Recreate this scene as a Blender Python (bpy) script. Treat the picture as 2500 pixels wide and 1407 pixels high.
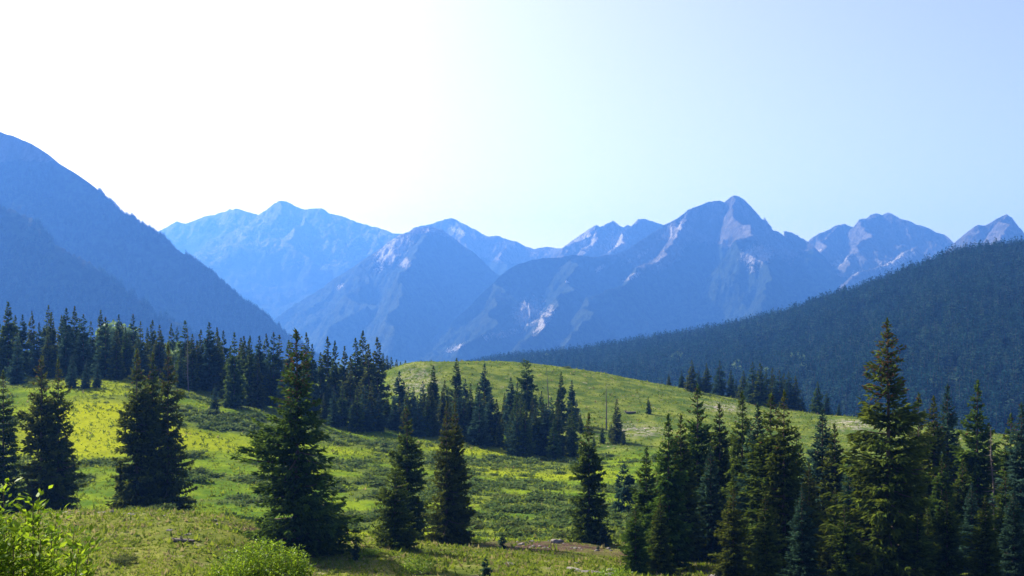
import bpy, bmesh, math, random
import numpy as np

sc = bpy.context.scene
for o in list(bpy.data.objects):
    bpy.data.objects.remove(o)
COL = sc.collection

# ------------------------------------------------------------------ camera
F = 2680.0            # focal length in pixels of the 2500 px wide photograph
PH = 820.0            # picture row of the horizon
cam_d = bpy.data.cameras.new('camera')
cam_d.sensor_width = 36.0
cam_d.lens = 36.0 * F / 2500.0
cam_d.shift_y = (PH - 703.5) / 2500.0
cam_d.clip_start = 0.3
cam_d.clip_end = 60000.0
cam = bpy.data.objects.new('camera', cam_d)
COL.objects.link(cam)
cam.location = (0, 0, 0)
cam.rotation_euler = (math.pi / 2, 0, 0)
sc.camera = cam

# ------------------------------------------------------------------ sky, sun, exposure
SUN_AZ, SUN_EL = -50.0, 38.0
world = bpy.data.worlds.new('World')
sc.world = world
world.use_nodes = True
wn = world.node_tree
sky = wn.nodes.new('ShaderNodeTexSky')
sky.sky_type = 'NISHITA'
sky.sun_disc = False
sky.sun_elevation = math.radians(SUN_EL)
sky.sun_rotation = math.radians(SUN_AZ)
sky.altitude = 1000
sky.air_density = 0.6
sky.dust_density = 6.0
sky.ozone_density = 0.0
tint = wn.nodes.new('ShaderNodeMix')                  # the camera's colour balance for the sky as a whole
tint.data_type = 'RGBA'
tint.blend_type = 'MULTIPLY'
tint.inputs[0].default_value = 1.0
tint.inputs[7].default_value = (1.06, 0.95, 1.0, 1)
wn.links.new(sky.outputs[0], tint.inputs[6])
wn.links.new(tint.outputs[2], wn.nodes['Background'].inputs[0])
wn.nodes['Background'].inputs[1].default_value = 0.098
sun_d = bpy.data.lights.new('sun', 'SUN')
sun_d.energy = 4.6
sun_d.angle = math.radians(0.5)
sun_d.color = (1.0, 0.94, 0.84)
sun = bpy.data.objects.new('sun', sun_d)
COL.objects.link(sun)
sun.location = (-300, 200, 300)
sun.rotation_euler = (math.radians(90 - SUN_EL), 0, math.radians(180 - SUN_AZ))

sc.view_settings.view_transform = 'Standard'
sc.view_settings.look = 'None'
sc.view_settings.exposure = 1.65
sc.view_settings.gamma = 1.0
sc.render.engine = 'CYCLES'
sc.cycles.use_denoising = True
sc.cycles.max_bounces = 5
sc.cycles.diffuse_bounces = 2
sc.cycles.transmission_bounces = 3
sc.cycles.volume_bounces = 0
sc.cycles.use_adaptive_sampling = False
HAZE_DENSITY = 1.42e-4
HAZE_COLOR = (0.08, 0.26, 0.86)
HAZE_G = 0.25

# ------------------------------------------------------------------ helpers
rng = np.random.default_rng(7)


def hash2(ix, iy, seed):
    h = (ix.astype(np.int64) * 374761393 + iy.astype(np.int64) * 668265263 + seed * 1442695041) & 0xFFFFFFFF
    h = ((h ^ (h >> 13)) * 1274126177) & 0xFFFFFFFF
    h = h ^ (h >> 16)
    return (h & 0xFFFFFF) / float(0xFFFFFF)


def vnoise(x, y, seed=0):
    x = np.asarray(x, float); y = np.asarray(y, float)
    ix = np.floor(x); iy = np.floor(y)
    fx = x - ix; fy = y - iy
    fx = fx * fx * fx * (fx * (fx * 6 - 15) + 10); fy = fy * fy * fy * (fy * (fy * 6 - 15) + 10)
    a = hash2(ix, iy, seed); b = hash2(ix + 1, iy, seed)
    c = hash2(ix, iy + 1, seed); d = hash2(ix + 1, iy + 1, seed)
    return (a + (b - a) * fx + (c - a) * fy + (a - b - c + d) * fx * fy) * 2 - 1


def fbm(x, y, octv=4, seed=0, gain=0.5, ridged=False):
    s = 0.0; a = 1.0; t = 0.0
    for i in range(octv):
        n = vnoise(x, y, seed + i * 17)
        if ridged:
            n = 1 - 2 * np.abs(n)
        s = s + a * n; t += a
        a *= gain
        x, y = (x * 1.72 - y * 1.1) + 13.7, (x * 1.1 + y * 1.72) + 5.1
    return s / t


def sstep(e0, e1, x):
    t = np.clip((np.asarray(x, float) - e0) / (e1 - e0), 0, 1)
    return t * t * (3 - 2 * t)


def np_mesh(name, V, Fs, mats, attrs=None, smooth=False, mat_idx=None):
    """V (n,3); Fs (m,3) or (m,4)"""
    V = np.asarray(V, np.float32); Fs = np.asarray(Fs, np.int32)
    me = bpy.data.meshes.new(name)
    k = Fs.shape[1]; m = len(Fs)
    me.vertices.add(len(V)); me.vertices.foreach_set('co', V.ravel())
    me.loops.add(m * k); me.loops.foreach_set('vertex_index', Fs.ravel())
    me.polygons.add(m)
    me.polygons.foreach_set('loop_start', np.arange(0, m * k, k, dtype=np.int32))
    if smooth:
        me.polygons.foreach_set('use_smooth', np.ones(m, bool))
    for mt in (mats if isinstance(mats, (list, tuple)) else [mats]):
        me.materials.append(mt)
    if mat_idx is not None:
        me.polygons.foreach_set('material_index', np.asarray(mat_idx, np.int32))
    me.update(calc_edges=True)
    for an, av in (attrs or {}).items():
        at = me.attributes.new(an, 'FLOAT', 'POINT')
        at.data.foreach_set('value', np.asarray(av, np.float32).ravel())
    return me


def obj(name, me, parent=None, loc=(0, 0, 0), rot=(0, 0, 0), scl=(1, 1, 1)):
    o = bpy.data.objects.new(name, me)
    COL.objects.link(o)
    if parent is not None:
        o.parent = parent
    o.location = loc; o.rotation_euler = rot; o.scale = scl
    return o


def tag(o, label=None, cat=None, group=None, kind=None):
    if label: o['label'] = label
    if cat: o['category'] = cat
    if group: o['group'] = group
    if kind: o['kind'] = kind
    return o


def px3(px, py, Y):
    return np.array([(px - 1250.0) / F * Y, Y, (PH - py) / F * Y])


# ------------------------------------------------------------------ materials
class Mat:
    def __init__(self, name):
        self.m = bpy.data.materials.new(name)
        self.m.use_nodes = True
        self.t = self.m.node_tree
        self.t.nodes.clear()
        self.out = self.n('ShaderNodeOutputMaterial')

    def n(self, kind, **kw):
        nd = self.t.nodes.new(kind)
        for k, v in kw.items():
            setattr(nd, k, v)
        return nd

    def l(self, a, b):
        self.t.links.new(a, b)

    def attr(self, name):
        return self.n('ShaderNodeAttribute', attribute_name=name).outputs['Fac']

    def coord(self, kind='Object'):
        return self.n('ShaderNodeTexCoord').outputs[kind]

    def noise(self, scale, detail=4, rough=0.55, vec=None, dist=0.0):
        nd = self.n('ShaderNodeTexNoise')
        nd.inputs['Scale'].default_value = scale
        nd.inputs['Detail'].default_value = detail
        nd.inputs['Roughness'].default_value = rough
        nd.inputs['Distortion'].default_value = dist
        if vec is not None: self.l(vec, nd.inputs['Vector'])
        return nd.outputs['Fac']

    def ramp(self, fac, a, b):
        nd = self.n('ShaderNodeMapRange', interpolation_type='SMOOTHSTEP')
        self.l(fac, nd.inputs[0])
        nd.inputs[1].default_value = a; nd.inputs[2].default_value = b
        return nd.outputs[0]

    def math(self, op, a, b):
        nd = self.n('ShaderNodeMath', operation=op)
        for i, v in enumerate((a, b)):
            if isinstance(v, (int, float)): nd.inputs[i].default_value = v
            else: self.l(v, nd.inputs[i])
        return nd.outputs[0]

    def mix(self, fac, a, b):
        nd = self.n('ShaderNodeMix', data_type='RGBA')
        if isinstance(fac, (int, float)): nd.inputs[0].default_value = fac
        else: self.l(fac, nd.inputs[0])
        for i, v in ((6, a), (7, b)):
            if isinstance(v, tuple): nd.inputs[i].default_value = (*v, 1)
            else: self.l(v, nd.inputs[i])
        return nd.outputs[2]

    def hsv(self, col, h=0.5, s=1.0, v=1.0):
        nd = self.n('ShaderNodeHueSaturation')
        for key, val in (('Hue', h), ('Saturation', s), ('Value', v)):
            if isinstance(val, (int, float)): nd.inputs[key].default_value = val
            else: self.l(val, nd.inputs[key])
        self.l(col, nd.inputs['Color'])
        return nd.outputs[0]

    def bump(self, h, strength, dist):
        nd = self.n('ShaderNodeBump')
        nd.inputs['Strength'].default_value = strength
        nd.inputs['Distance'].default_value = dist
        self.l(h, nd.inputs['Height'])
        return nd.outputs[0]

    def surf(self, col, rough=0.9, normal=None, spec=0.2):
        b = self.n('ShaderNodeBsdfPrincipled')
        if isinstance(col, tuple): b.inputs['Base Color'].default_value = (*col, 1)
        else: self.l(col, b.inputs['Base Color'])
        b.inputs['Roughness'].default_value = rough
        b.inputs['Specular IOR Level'].default_value = spec
        if normal is not None: self.l(normal, b.inputs['Normal'])
        self.l(b.outputs[0], self.out.inputs[0])
        return self.m

    def leaf(self, col, trans_col, amount=0.35, gloss=0.0):
        d = self.n('ShaderNodeBsdfDiffuse'); t = self.n('ShaderNodeBsdfTranslucent')
        for nd, c in ((d, col), (t, trans_col)):
            if isinstance(c, tuple): nd.inputs[0].default_value = (*c, 1)
            else: self.l(c, nd.inputs[0])
        mx = self.n('ShaderNodeMixShader'); mx.inputs[0].default_value = amount
        self.l(d.outputs[0], mx.inputs[1]); self.l(t.outputs[0], mx.inputs[2])
        last = mx.outputs[0]
        if gloss > 0:
            g = self.n('ShaderNodeBsdfGlossy'); g.inputs['Roughness'].default_value = 0.35
            g.inputs[0].default_value = (0.9, 0.95, 0.9, 1)
            m2 = self.n('ShaderNodeMixShader'); m2.inputs[0].default_value = gloss
            self.l(last, m2.inputs[1]); self.l(g.outputs[0], m2.inputs[2])
            last = m2.outputs[0]
        self.l(last, self.out.inputs[0])
        return self.m


def needles(name, dark, light, brown=True, vary=0.0):
    k = Mat(name)
    rnd = k.n('ShaderNodeObjectInfo').outputs['Random']
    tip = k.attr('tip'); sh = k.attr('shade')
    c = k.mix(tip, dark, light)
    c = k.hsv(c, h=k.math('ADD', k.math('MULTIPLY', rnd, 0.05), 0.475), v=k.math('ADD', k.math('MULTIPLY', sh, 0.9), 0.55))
    if brown:
        c = k.mix(k.attr('cone'), c, (0.10, 0.055, 0.028))
    if vary:
        c = k.hsv(c, v=k.math('ADD', k.math('MULTIPLY', k.math('FRACT', k.math('MULTIPLY', rnd, 17.3), 0), vary), 1 - vary * 0.5))
    tr = k.hsv(c, h=0.47, s=1.05, v=1.25)
    return k.leaf(c, tr, 0.36)


M = {}
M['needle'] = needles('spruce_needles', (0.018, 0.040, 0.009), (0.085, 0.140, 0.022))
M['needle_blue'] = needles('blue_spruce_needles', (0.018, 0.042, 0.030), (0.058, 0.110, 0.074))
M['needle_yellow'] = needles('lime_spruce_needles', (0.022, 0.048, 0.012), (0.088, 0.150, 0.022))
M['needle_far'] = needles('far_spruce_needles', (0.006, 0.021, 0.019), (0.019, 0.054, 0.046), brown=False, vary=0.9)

k = Mat('bark')
v = k.coord()
c = k.mix(k.noise(6, 5, vec=v), (0.035, 0.026, 0.02), (0.09, 0.068, 0.055))
M['bark'] = k.surf(c, 0.95, k.bump(k.noise(25, 4, vec=v), 0.6, 0.05))
k = Mat('dead_wood')
v = k.coord()
c = k.mix(k.noise(4, 5, vec=v), (0.06, 0.048, 0.04), (0.19, 0.165, 0.145))
M['dead'] = k.surf(c, 0.9, k.bump(k.noise(18, 4, vec=v), 0.5, 0.04))

k = Mat('willow_leaf')
rnd = k.n('ShaderNodeObjectInfo').outputs['Random']
c = k.mix(k.attr('shade'), (0.030, 0.060, 0.012), (0.080, 0.130, 0.022))
c = k.hsv(c, h=k.math('ADD', k.math('MULTIPLY', rnd, 0.04), 0.48), s=0.9)
M['willow'] = k.leaf(c, k.hsv(c, h=0.47, v=1.3), 0.35)

k = Mat('bright_leaf')
c = k.mix(k.attr('shade'), (0.045, 0.112, 0.006), (0.140, 0.255, 0.012))
M['bright'] = k.leaf(c, k.hsv(c, h=0.475, v=1.35), 0.5, 0.008)

k = Mat('aspen_leaf')
c = k.mix(k.attr('shade'), (0.05, 0.105, 0.025), (0.105, 0.19, 0.045))
M['aspen'] = k.leaf(c, k.hsv(c, h=0.48, v=1.3), 0.45, 0.02)

k = Mat('grass_blade')
c = k.mix(k.attr('shade'), (0.042, 0.085, 0.008), (0.150, 0.205, 0.016))
c = k.mix(k.attr('dry'), c, (0.19, 0.17, 0.075))
M['tuft'] = k.leaf(c, k.hsv(c, h=0.485, v=1.2), 0.45, 0.0)

k = Mat('boulder_rock')
v = k.coord()
c = k.mix(k.noise(2.5, 6, vec=v), (0.09, 0.08, 0.075), (0.24, 0.225, 0.21))
M['rock'] = k.surf(c, 0.9, k.bump(k.noise(7, 5, vec=v), 0.7, 0.1))

# ground: grass, shrubs' litter, dirt, stones by attributes of the terrain itself
k = Mat('meadow_ground')
v = k.coord()
wide = k.noise(0.022, 4, 0.55, v, 0.4)
mid = k.noise(0.16, 5, 0.6, v)
fine = k.noise(1.6, 5, 0.65, v)
grassy = k.mix(k.ramp(mid, 0.35, 0.68), (0.050, 0.098, 0.012), (0.125, 0.180, 0.012))
grassy = k.mix(k.math('MULTIPLY', k.attr('lush'), 0.85), grassy, (0.245, 0.275, 0.007))
grassy = k.mix(k.math('MULTIPLY', k.attr('shrub'), 0.8), grassy, (0.062, 0.084, 0.025))
knoll = k.mix(k.ramp(mid, 0.38, 0.66), (0.045, 0.078, 0.015), (0.118, 0.148, 0.025))
knoll = k.mix(k.ramp(k.noise(0.5, 6, 0.7, v), 0.57, 0.72), knoll, (0.211, 0.192, 0.130))
terr = k.mix(k.ramp(mid, 0.35, 0.7), (0.055, 0.080, 0.014), (0.150, 0.165, 0.034))
terr = k.mix(k.ramp(k.noise(0.45, 6, 0.7, v), 0.55, 0.72), terr, (0.192, 0.174, 0.112))
c = k.mix(k.attr('knoll'), grassy, knoll)
c = k.mix(k.attr('terrace'), c, terr)
dirt = k.mix(fine, (0.036, 0.024, 0.019), (0.095, 0.066, 0.052))
dm = k.math('MULTIPLY', k.attr('dirt'), k.ramp(k.noise(0.35, 6, 0.7, v), 0.3, 0.5))
c = k.mix(dm, c, dirt)
scree = k.math('MULTIPLY', k.attr('scree'), k.ramp(k.noise(0.6, 6, 0.75, v), 0.45, 0.6))
c = k.mix(scree, c, (0.260, 0.236, 0.211))
c = k.mix(k.attr('wood'), c, (0.022, 0.036, 0.016))
c = k.hsv(c, v=k.math('ADD', k.math('MULTIPLY', fine, 1.0), 0.5))
M['ground'] = k.surf(c, 1.0, k.bump(k.noise(2.2, 6, 0.7, v), 0.9, 0.25), 0.0)

k = Mat('forest_floor')
v = k.coord()
c = k.mix(k.noise(0.05, 5, vec=v), (0.018, 0.03, 0.014), (0.045, 0.06, 0.025))
M['floor'] = k.surf(c, 1.0, None, 0.0)

# mountains: forest below, purple-grey rock above, pale granite slabs, alpine grass
k = Mat('mountain_ground')
v = k.coord()
big = k.noise(0.004, 6, 0.65, v)
tex = k.noise(0.03, 6, 0.75, v, 0.5)
mp = k.n('ShaderNodeMapping'); k.l(v, mp.inputs[0]); mp.inputs['Scale'].default_value = (0.030, 0.030, 0.007)
streak = k.noise(1.0, 6, 0.75, mp.outputs[0], 0.8)
forest = k.mix(k.ramp(tex, 0.35, 0.65), (0.010, 0.022, 0.012), (0.045, 0.075, 0.032))
rock = k.mix(k.ramp(streak, 0.3, 0.7), (0.08, 0.076, 0.08), (0.27, 0.255, 0.26))
rock = k.mix(k.ramp(big, 0.5, 0.65), rock, (0.13, 0.12, 0.07))
granite = k.mix(k.ramp(streak, 0.35, 0.6), (0.15, 0.14, 0.135), (0.72, 0.69, 0.67))
edge = k.math('ADD', k.attr('alpine'), k.math('MULTIPLY', k.math('SUBTRACT', tex, 0.5), 0.9))
c = k.mix(k.ramp(edge, 0.38, 0.62), forest, rock)
mp2 = k.n('ShaderNodeMapping'); k.l(v, mp2.inputs[0]); mp2.inputs['Scale'].default_value = (0.05, 0.05, 0.018); mp2.inputs['Rotation'].default_value = (0.0, 0.5, 0.0)
crag = k.noise(1.0, 8, 0.8, mp2.outputs[0], 1.2)
ge = k.math('ADD', k.math('MULTIPLY', k.attr('granite'), 1.0), k.math('MULTIPLY', k.math('SUBTRACT', crag, 0.5), 2.6))
c = k.mix(k.math('MULTIPLY', k.ramp(ge, 0.55, 0.85), k.ramp(k.attr('granite'), 0.05, 0.4)), c, granite)
M['mountain'] = k.surf(c, 0.95, k.bump(k.noise(0.03, 9, 0.8, v), 1.0, 130.0), 0.05)

# ------------------------------------------------------------------ near terrain
def ctrl():
    P = []
    def p(px, Y, py): P.append((px, Y, (PH - py) / F * Y))
    def z(px, Y, zz): P.append((px, Y, zz))
    for px in (-900, 400, 1250, 2100, 3400):
        z(px, -25, -2.0); z(px, 0, -2.0); z(px, 6, -2.35); z(px, 25, -6.7)
        z(px, 50, -12.6 if px < 1000 else -13.4)
    for px in (-800, 0, 300, 560):
        p(px, 72, 1407); p(px, 88, 1302)
    for px, py in ((-800, 1262), (0, 1260), (180, 1249), (330, 1247), (480, 1256), (570, 1272)):
        p(px, 103, py); z(px, 120, -20.4)
    for px in (-900, 100, 300):
        z(px, 160, -21.6); z(px, 190, -18.9); z(px, 215, -14.4); z(px, 245, -10.4)
        z(px, 275, -9.0); z(px, 340, -9.0); z(px, 420, -14); z(px, 700, -60)
    p(500, 160, 1190); p(500, 200, 1080); p(500, 225, 1008); p(500, 248, 965); z(500, 330, -12); z(500, 440, -20); z(500, 700, -70)
    p(700, 80, 1407); p(700, 91, 1352); p(700, 103, 1296); z(700, 122, -21.6); p(700, 175, 1160); z(700, 225, -18.6); z(700, 260, -15.6); z(700, 340, -13)
    p(850, 82, 1395); p(850, 91, 1350); p(850, 101, 1302); z(850, 128, -22.6)
    p(850, 180, 1150); p(850, 215, 1082); p(850, 235, 1052); z(850, 275, -17); z(850, 340, -15); z(850, 450, -30); z(850, 700, -85)
    p(940, 320, 930); p(990, 327, 889); p(970, 300, 955); z(960, 262, -19)
    p(1100, 77, 1407); p(1100, 95, 1352); p(1100, 106, 1334); p(1100, 125, 1305); p(1100, 160, 1220); p(1100, 200, 1140)
    p(1100, 235, 1084); z(1100, 260, -20); p(1100, 290, 965); p(1100, 335, 885); z(1100, 370, -9.5); z(1100, 450, -27); z(1100, 700, -95)
    p(1350, 80, 1400); p(1350, 96, 1358); p(1350, 106, 1334); p(1350, 120, 1314); p(1350, 160, 1225); p(1350, 200, 1160)
    p(1350, 232, 1115); p(1350, 260, 1052); p(1350, 300, 965); p(1350, 340, 896); z(1350, 375, -11.5); z(1350, 450, -30)
    p(1600, 80, 1420); p(1600, 100, 1362); p(1600, 160, 1230); p(1600, 210, 1140); p(1600, 250, 1070); p(1600, 290, 1003); p(1600, 335, 937)
    z(1600, 375, -19); z(1600, 450, -38); z(1600, 700, -98)
    p(1760, 328, 968); p(1750, 290, 1010)
    p(1900, 80, 1430); p(1900, 110, 1372); p(1900, 200, 1165); p(1900, 250, 1085); p(1900, 290, 1022); p(1900, 316, 994)
    z(1900, 355, -26); z(1900, 450, -48); z(1900, 700, -98)
    p(2120, 84, 1420); p(2120, 120, 1372); p(2120, 200, 1180); p(2120, 250, 1085); p(2120, 298, 1022); z(2120, 335, -28.5); z(2120, 450, -52)
    for px in (2500, 3000):
        p(px, 84, 1425); p(px, 120, 1378); p(px, 200, 1205); p(px, 275, 1068); z(px, 320, -31); z(px, 450, -56); z(px, 700, -98)
    return np.array(P)


CP = ctrl()
def ab(x, Y):
    return x / (Y + 30.0) / 0.42, np.log((Y + 34.0) / 100.0) * 2.2
_cx = (CP[:, 0] - 1250) / F * np.maximum(CP[:, 1], 0) + np.where(CP[:, 1] < 60, (CP[:, 0] - 1250) / F * (60 - CP[:, 1]) * 0.5, 0)
CA, CB = ab(_cx, CP[:, 1])
def _phi(r2): return 0.5 * r2 * np.log(r2 + 1e-9)
_n = len(CP)
_A = np.zeros((_n + 3, _n + 3))
_A[:_n, :_n] = _phi((CA[:, None] - CA) ** 2 + (CB[:, None] - CB) ** 2) + np.eye(_n) * 2e-4
_A[:_n, _n] = 1; _A[:_n, _n + 1] = CA; _A[:_n, _n + 2] = CB
_A[_n:, :_n] = _A[:_n, _n:].T
_W = np.linalg.solve(_A, np.r_[CP[:, 2], 0, 0, 0])


def ground_z(x, Y, rough=True):
    x = np.atleast_1d(np.asarray(x, float)); Y = np.atleast_1d(np.asarray(Y, float))
    Yc = np.clip(Y, -28, 700)
    a, b = ab(x, Yc)
    a = np.clip(a, -2.2, 2.2)
    z = np.full(x.shape, 0.0)
    for i in range(0, x.size, 40000):
        s = slice(i, i + 40000)
        r2 = (a[s, None] - CA) ** 2 + (b[s, None] - CB) ** 2
        z[s] = _phi(r2) @ _W[:_n] + _W[_n] + _W[_n + 1] * a[s] + _W[_n + 2] * b[s]
    t = sstep(420, 900, Y)
    z = z * (1 - t) + (-112.0) * t
    if rough:
        am = sstep(40, 75, Y)
        z = z + am * (0.35 * fbm(x / 13, Y / 13, 3, 3) + 0.16 * fbm(x / 2.6, Y / 2.6, 2, 9))
    return z


def gz(x, Y): return float(ground_z(x, Y)[0])


def meadow_masks(x, Y):
    px = 1250 + x / np.maximum(Y, 1) * F
    lip = 104 + 0 * x
    terrace = 1 - sstep(0, 8, Y - lip - np.where(px > 900, 6, 0) + 5 * fbm(x / 9, Y / 9, 2, 31))
    ks = np.interp(px, [700, 900, 1000, 1200, 1400, 1600, 1900, 2300], [400, 330, 285, 250, 232, 226, 215, 205])
    kn = sstep(0, 14, Y - ks + 8 * fbm(x / 15, Y / 15, 2, 41))
    lush = 0.55 * sstep(-0.05, 0.40, fbm(x / 42 + 3.1, Y / 20, 4, 51)) * (1 - kn) * (1 - terrace)
    lush = np.clip(lush + (1 - sstep(0, 1, ((px - 250) / 260) ** 2 + ((Y - 205) / 28) ** 2)), 0, 1) * (1 - kn) * (1 - terrace)
    shrub = sstep(-0.10, 0.14, fbm(x / 19 + 7.7, Y / 9 + 2.2, 4, 61)) * (1 - kn) * (1 - terrace) * (1 - 0.85 * lush)
    return px, terrace, kn, lush, shrub


# the sheet: dense to 700 m, then on under the mountains to the horizon
nu = 560
uu = np.linspace(-0.85, 0.85, nu)
Yr = np.r_[np.linspace(-28, 60, 40), np.linspace(61, 135, 150), np.linspace(136, 380, 250), np.linspace(384, 700, 40), np.geomspace(730, 10800, 26)]
U, YY = np.meshgrid(uu, Yr)
XX = U * (YY + 40)
ZZ = ground_z(XX.ravel(), YY.ravel()).reshape(XX.shape)
pxg, terr_m, kn_m, lush_m, shrub_m = meadow_masks(XX.ravel(), YY.ravel())
_yf = YY.ravel(); _xf = XX.ravel()
pyg = PH - ZZ.ravel() / np.maximum(_yf, 1) * F
def blob(px0, Y0, rx, ry): return np.clip(1.4 - np.sqrt(((pxg - px0) / rx) ** 2 + ((_yf - Y0) / ry) ** 2), 0, 1)
wood_m = sstep(360, 520, _yf + 30 * fbm(_xf / 60, _yf / 60, 2, 77))
dirt_m = np.maximum.reduce([blob(1350, 105, 210, 7), blob(1560, 102, 90, 6), blob(1720, 88, 90, 8), blob(620, 98, 60, 4)])
scree_m = np.maximum.reduce([blob(1560, 262, 60, 9), blob(1010, 305, 60, 18) * 0.6, blob(2080, 280, 60, 9), blob(1760, 300, 50, 8), blob(250, 101, 180, 3) * 0.8])
ii = np.arange(len(Yr) - 1)[:, None] * nu + np.arange(nu - 1)[None, :]
Q = np.stack([ii, ii + 1, ii + nu + 1, ii + nu], -1).reshape(-1, 4)
me = np_mesh('meadow', np.stack([_xf, _yf, ZZ.ravel()], 1), Q, M['ground'],
             dict(terrace=terr_m, knoll=kn_m, lush=lush_m, shrub=shrub_m, dirt=dirt_m, scree=scree_m, wood=wood_m), smooth=True)
tag(obj('meadow_ground', me), 'rolling meadow with yellow green grass and a rounded grassy knoll', None, None, 'structure')


# ------------------------------------------------------------------ mountains
def ridge_pts(pts, jit, seed, n=3, side=0.0):
    P = np.array([px3(*q) for q in pts])
    r = np.random.default_rng(seed)
    for _ in range(n):
        mid = (P[:-1] + P[1:]) / 2
        ln = np.linalg.norm(P[1:] - P[:-1], axis=1)
        mid[:, 2] += r.normal(0, 1, len(mid)) * ln * jit
        if side:
            dv = P[1:] - P[:-1]
            mid[:, :2] += np.stack([-dv[:, 1], dv[:, 0]], 1) * r.normal(0, side, len(mid))[:, None]
        out = np.empty((len(P) + len(mid), 3)); out[0::2] = P; out[1::2] = mid
        P = out
    return P


def _ridge_max(x, y, ridges):
    best = np.full(x.shape, -1e9); bd = np.zeros_like(x); bs = np.zeros_like(x); bid = np.zeros(x.shape, int)
    for ri, (P, kk) in enumerate(ridges):
        acc = 0.0
        for i in range(len(P) - 1):
            ax, ay, az = P[i]; bx, by, bz = P[i + 1]
            dx, dy = bx - ax, by - ay
            l2 = dx * dx + dy * dy + 1e-9
            t = np.clip(((x - ax) * dx + (y - ay) * dy) / l2, 0, 1)
            d = np.hypot(x - ax - t * dx, y - ay - t * dy)
            zz = az + t * (bz - az) - kk * d * (1 - 0.18 * np.minimum(d / 1500, 1)) - 55.0 * (1 - np.exp(-d / 90.0))
            m = zz > best
            best = np.where(m, zz, best); bd = np.where(m, d, bd)
            bs = np.where(m, acc + t * math.sqrt(l2), bs); bid = np.where(m, ri, bid)
            acc += math.sqrt(l2)
    return best, bd, bs, bid


def ridge_height(x, y, ridges, rib=60.0, rib_l=260.0, seed=0):
    """highest of all ridges, each falling away at its own slope, warped and ribbed across"""
    _, d0, _, _ = _ridge_max(x, y, ridges)
    w0 = np.minimum(d0 * 0.45, 150.0)
    xw = x + w0 * fbm(x / 330, y / 330, 3, seed + 51); yw = y + w0 * fbm(x / 330 + 9, y / 330, 3, seed + 61)
    best, bd, bs, bid = _ridge_max(xw, yw, ridges)
    w = sstep(5, 200, bd); wf = sstep(0, 60, bd)
    r1 = fbm(bs / rib_l + bid * 7.3 + 0.35 * fbm(x / 400, y / 400, 2, seed), bd / (rib_l * 4), 4, seed + 5, 0.6, ridged=True)
    z = best + w * rib * 1.2 * (r1 - 0.8) + 1.0 * rib * (0.5 * w + 0.5 * wf) * (fbm(x / 190, y / 190, 5, seed + 11, 0.55, ridged=True) - 0.6)
    z = z + rib * (0.06 + 0.62 * wf) * (fbm(x / 78, y / 78, 5, seed + 21, 0.62, ridged=True) - 0.35)
    return z, bd


def mountain(name, label, crest, spurs, kk, off, nx, rib, rib_l, seed, tree_y, granite=(), alp_w=60.0, jit=0.03, extra_px=(0, 0)):
    ridges = [(ridge_pts(crest, jit, seed), kk)]
    for j, (sp, sk) in enumerate(spurs):
        ridges.append((ridge_pts(sp, jit, seed + j + 1, 4, 0.13), sk))
    cpx = np.array([q[0] for q in crest], float); cY = np.array([q[2] for q in crest], float)
    pxs = np.linspace(cpx[0] - extra_px[0], cpx[-1] + extra_px[1], nx)
    yc = np.interp(pxs, cpx, cY)
    PX, OF = np.meshgrid(pxs, np.array(off, float))
    Yg = yc[None, :] + OF
    Xg = (PX - 1250) / F * Yg
    x = Xg.ravel(); y = Yg.ravel()
    z, d = ridge_height(x, y, ridges, rib, rib_l, seed)
    z = np.maximum(z, -175.0)
    sx = 1250 + x / y * F; sy = PH - z / y * F
    tl = tree_y if np.isscalar(tree_y) else np.interp(sx, [q[0] for q in tree_y], [q[1] for q in tree_y])
    tz = (PH - tl) / F * y                                  # tree line as a height in metres
    alpine = np.clip((z - tz) / alp_w * 0.5 + 0.5 + 0.35 * fbm(x / 220, y / 220, 3, seed + 33), 0, 1)
    g = np.zeros_like(z)
    for gx, gy, rx, ry, ang, amt in granite:                # outcrops, placed on the slope itself
        a = math.radians(ang)
        ex = (sx - gx) * math.cos(a) + (sy - gy) * math.sin(a); ey = -(sx - gx) * math.sin(a) + (sy - gy) * math.cos(a)
        g = np.maximum(g, amt * np.clip(1.35 - np.sqrt((ex / rx) ** 2 + (ey / ry) ** 2), 0, 1))
    m, n = Xg.shape
    ii = np.arange(m - 1)[:, None] * n + np.arange(n - 1)[None, :]
    Q = np.stack([ii, ii + 1, ii + n + 1, ii + n], -1).reshape(-1, 4)
    me = np_mesh(name, np.stack([x, y, z], 1), Q, M['mountain'], dict(alpine=alpine, granite=g), smooth=True)
    o = tag(obj(name, me), label, None, None, 'structure')
    return o, ridges


def offs(front, back, nf=150, nb=18):
    f = -np.linspace(0, 1, nf) ** 1.35 * front
    return np.r_[f[::-1], np.linspace(0, 1, nb + 1)[1:] ** 1.4 * back]


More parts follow.
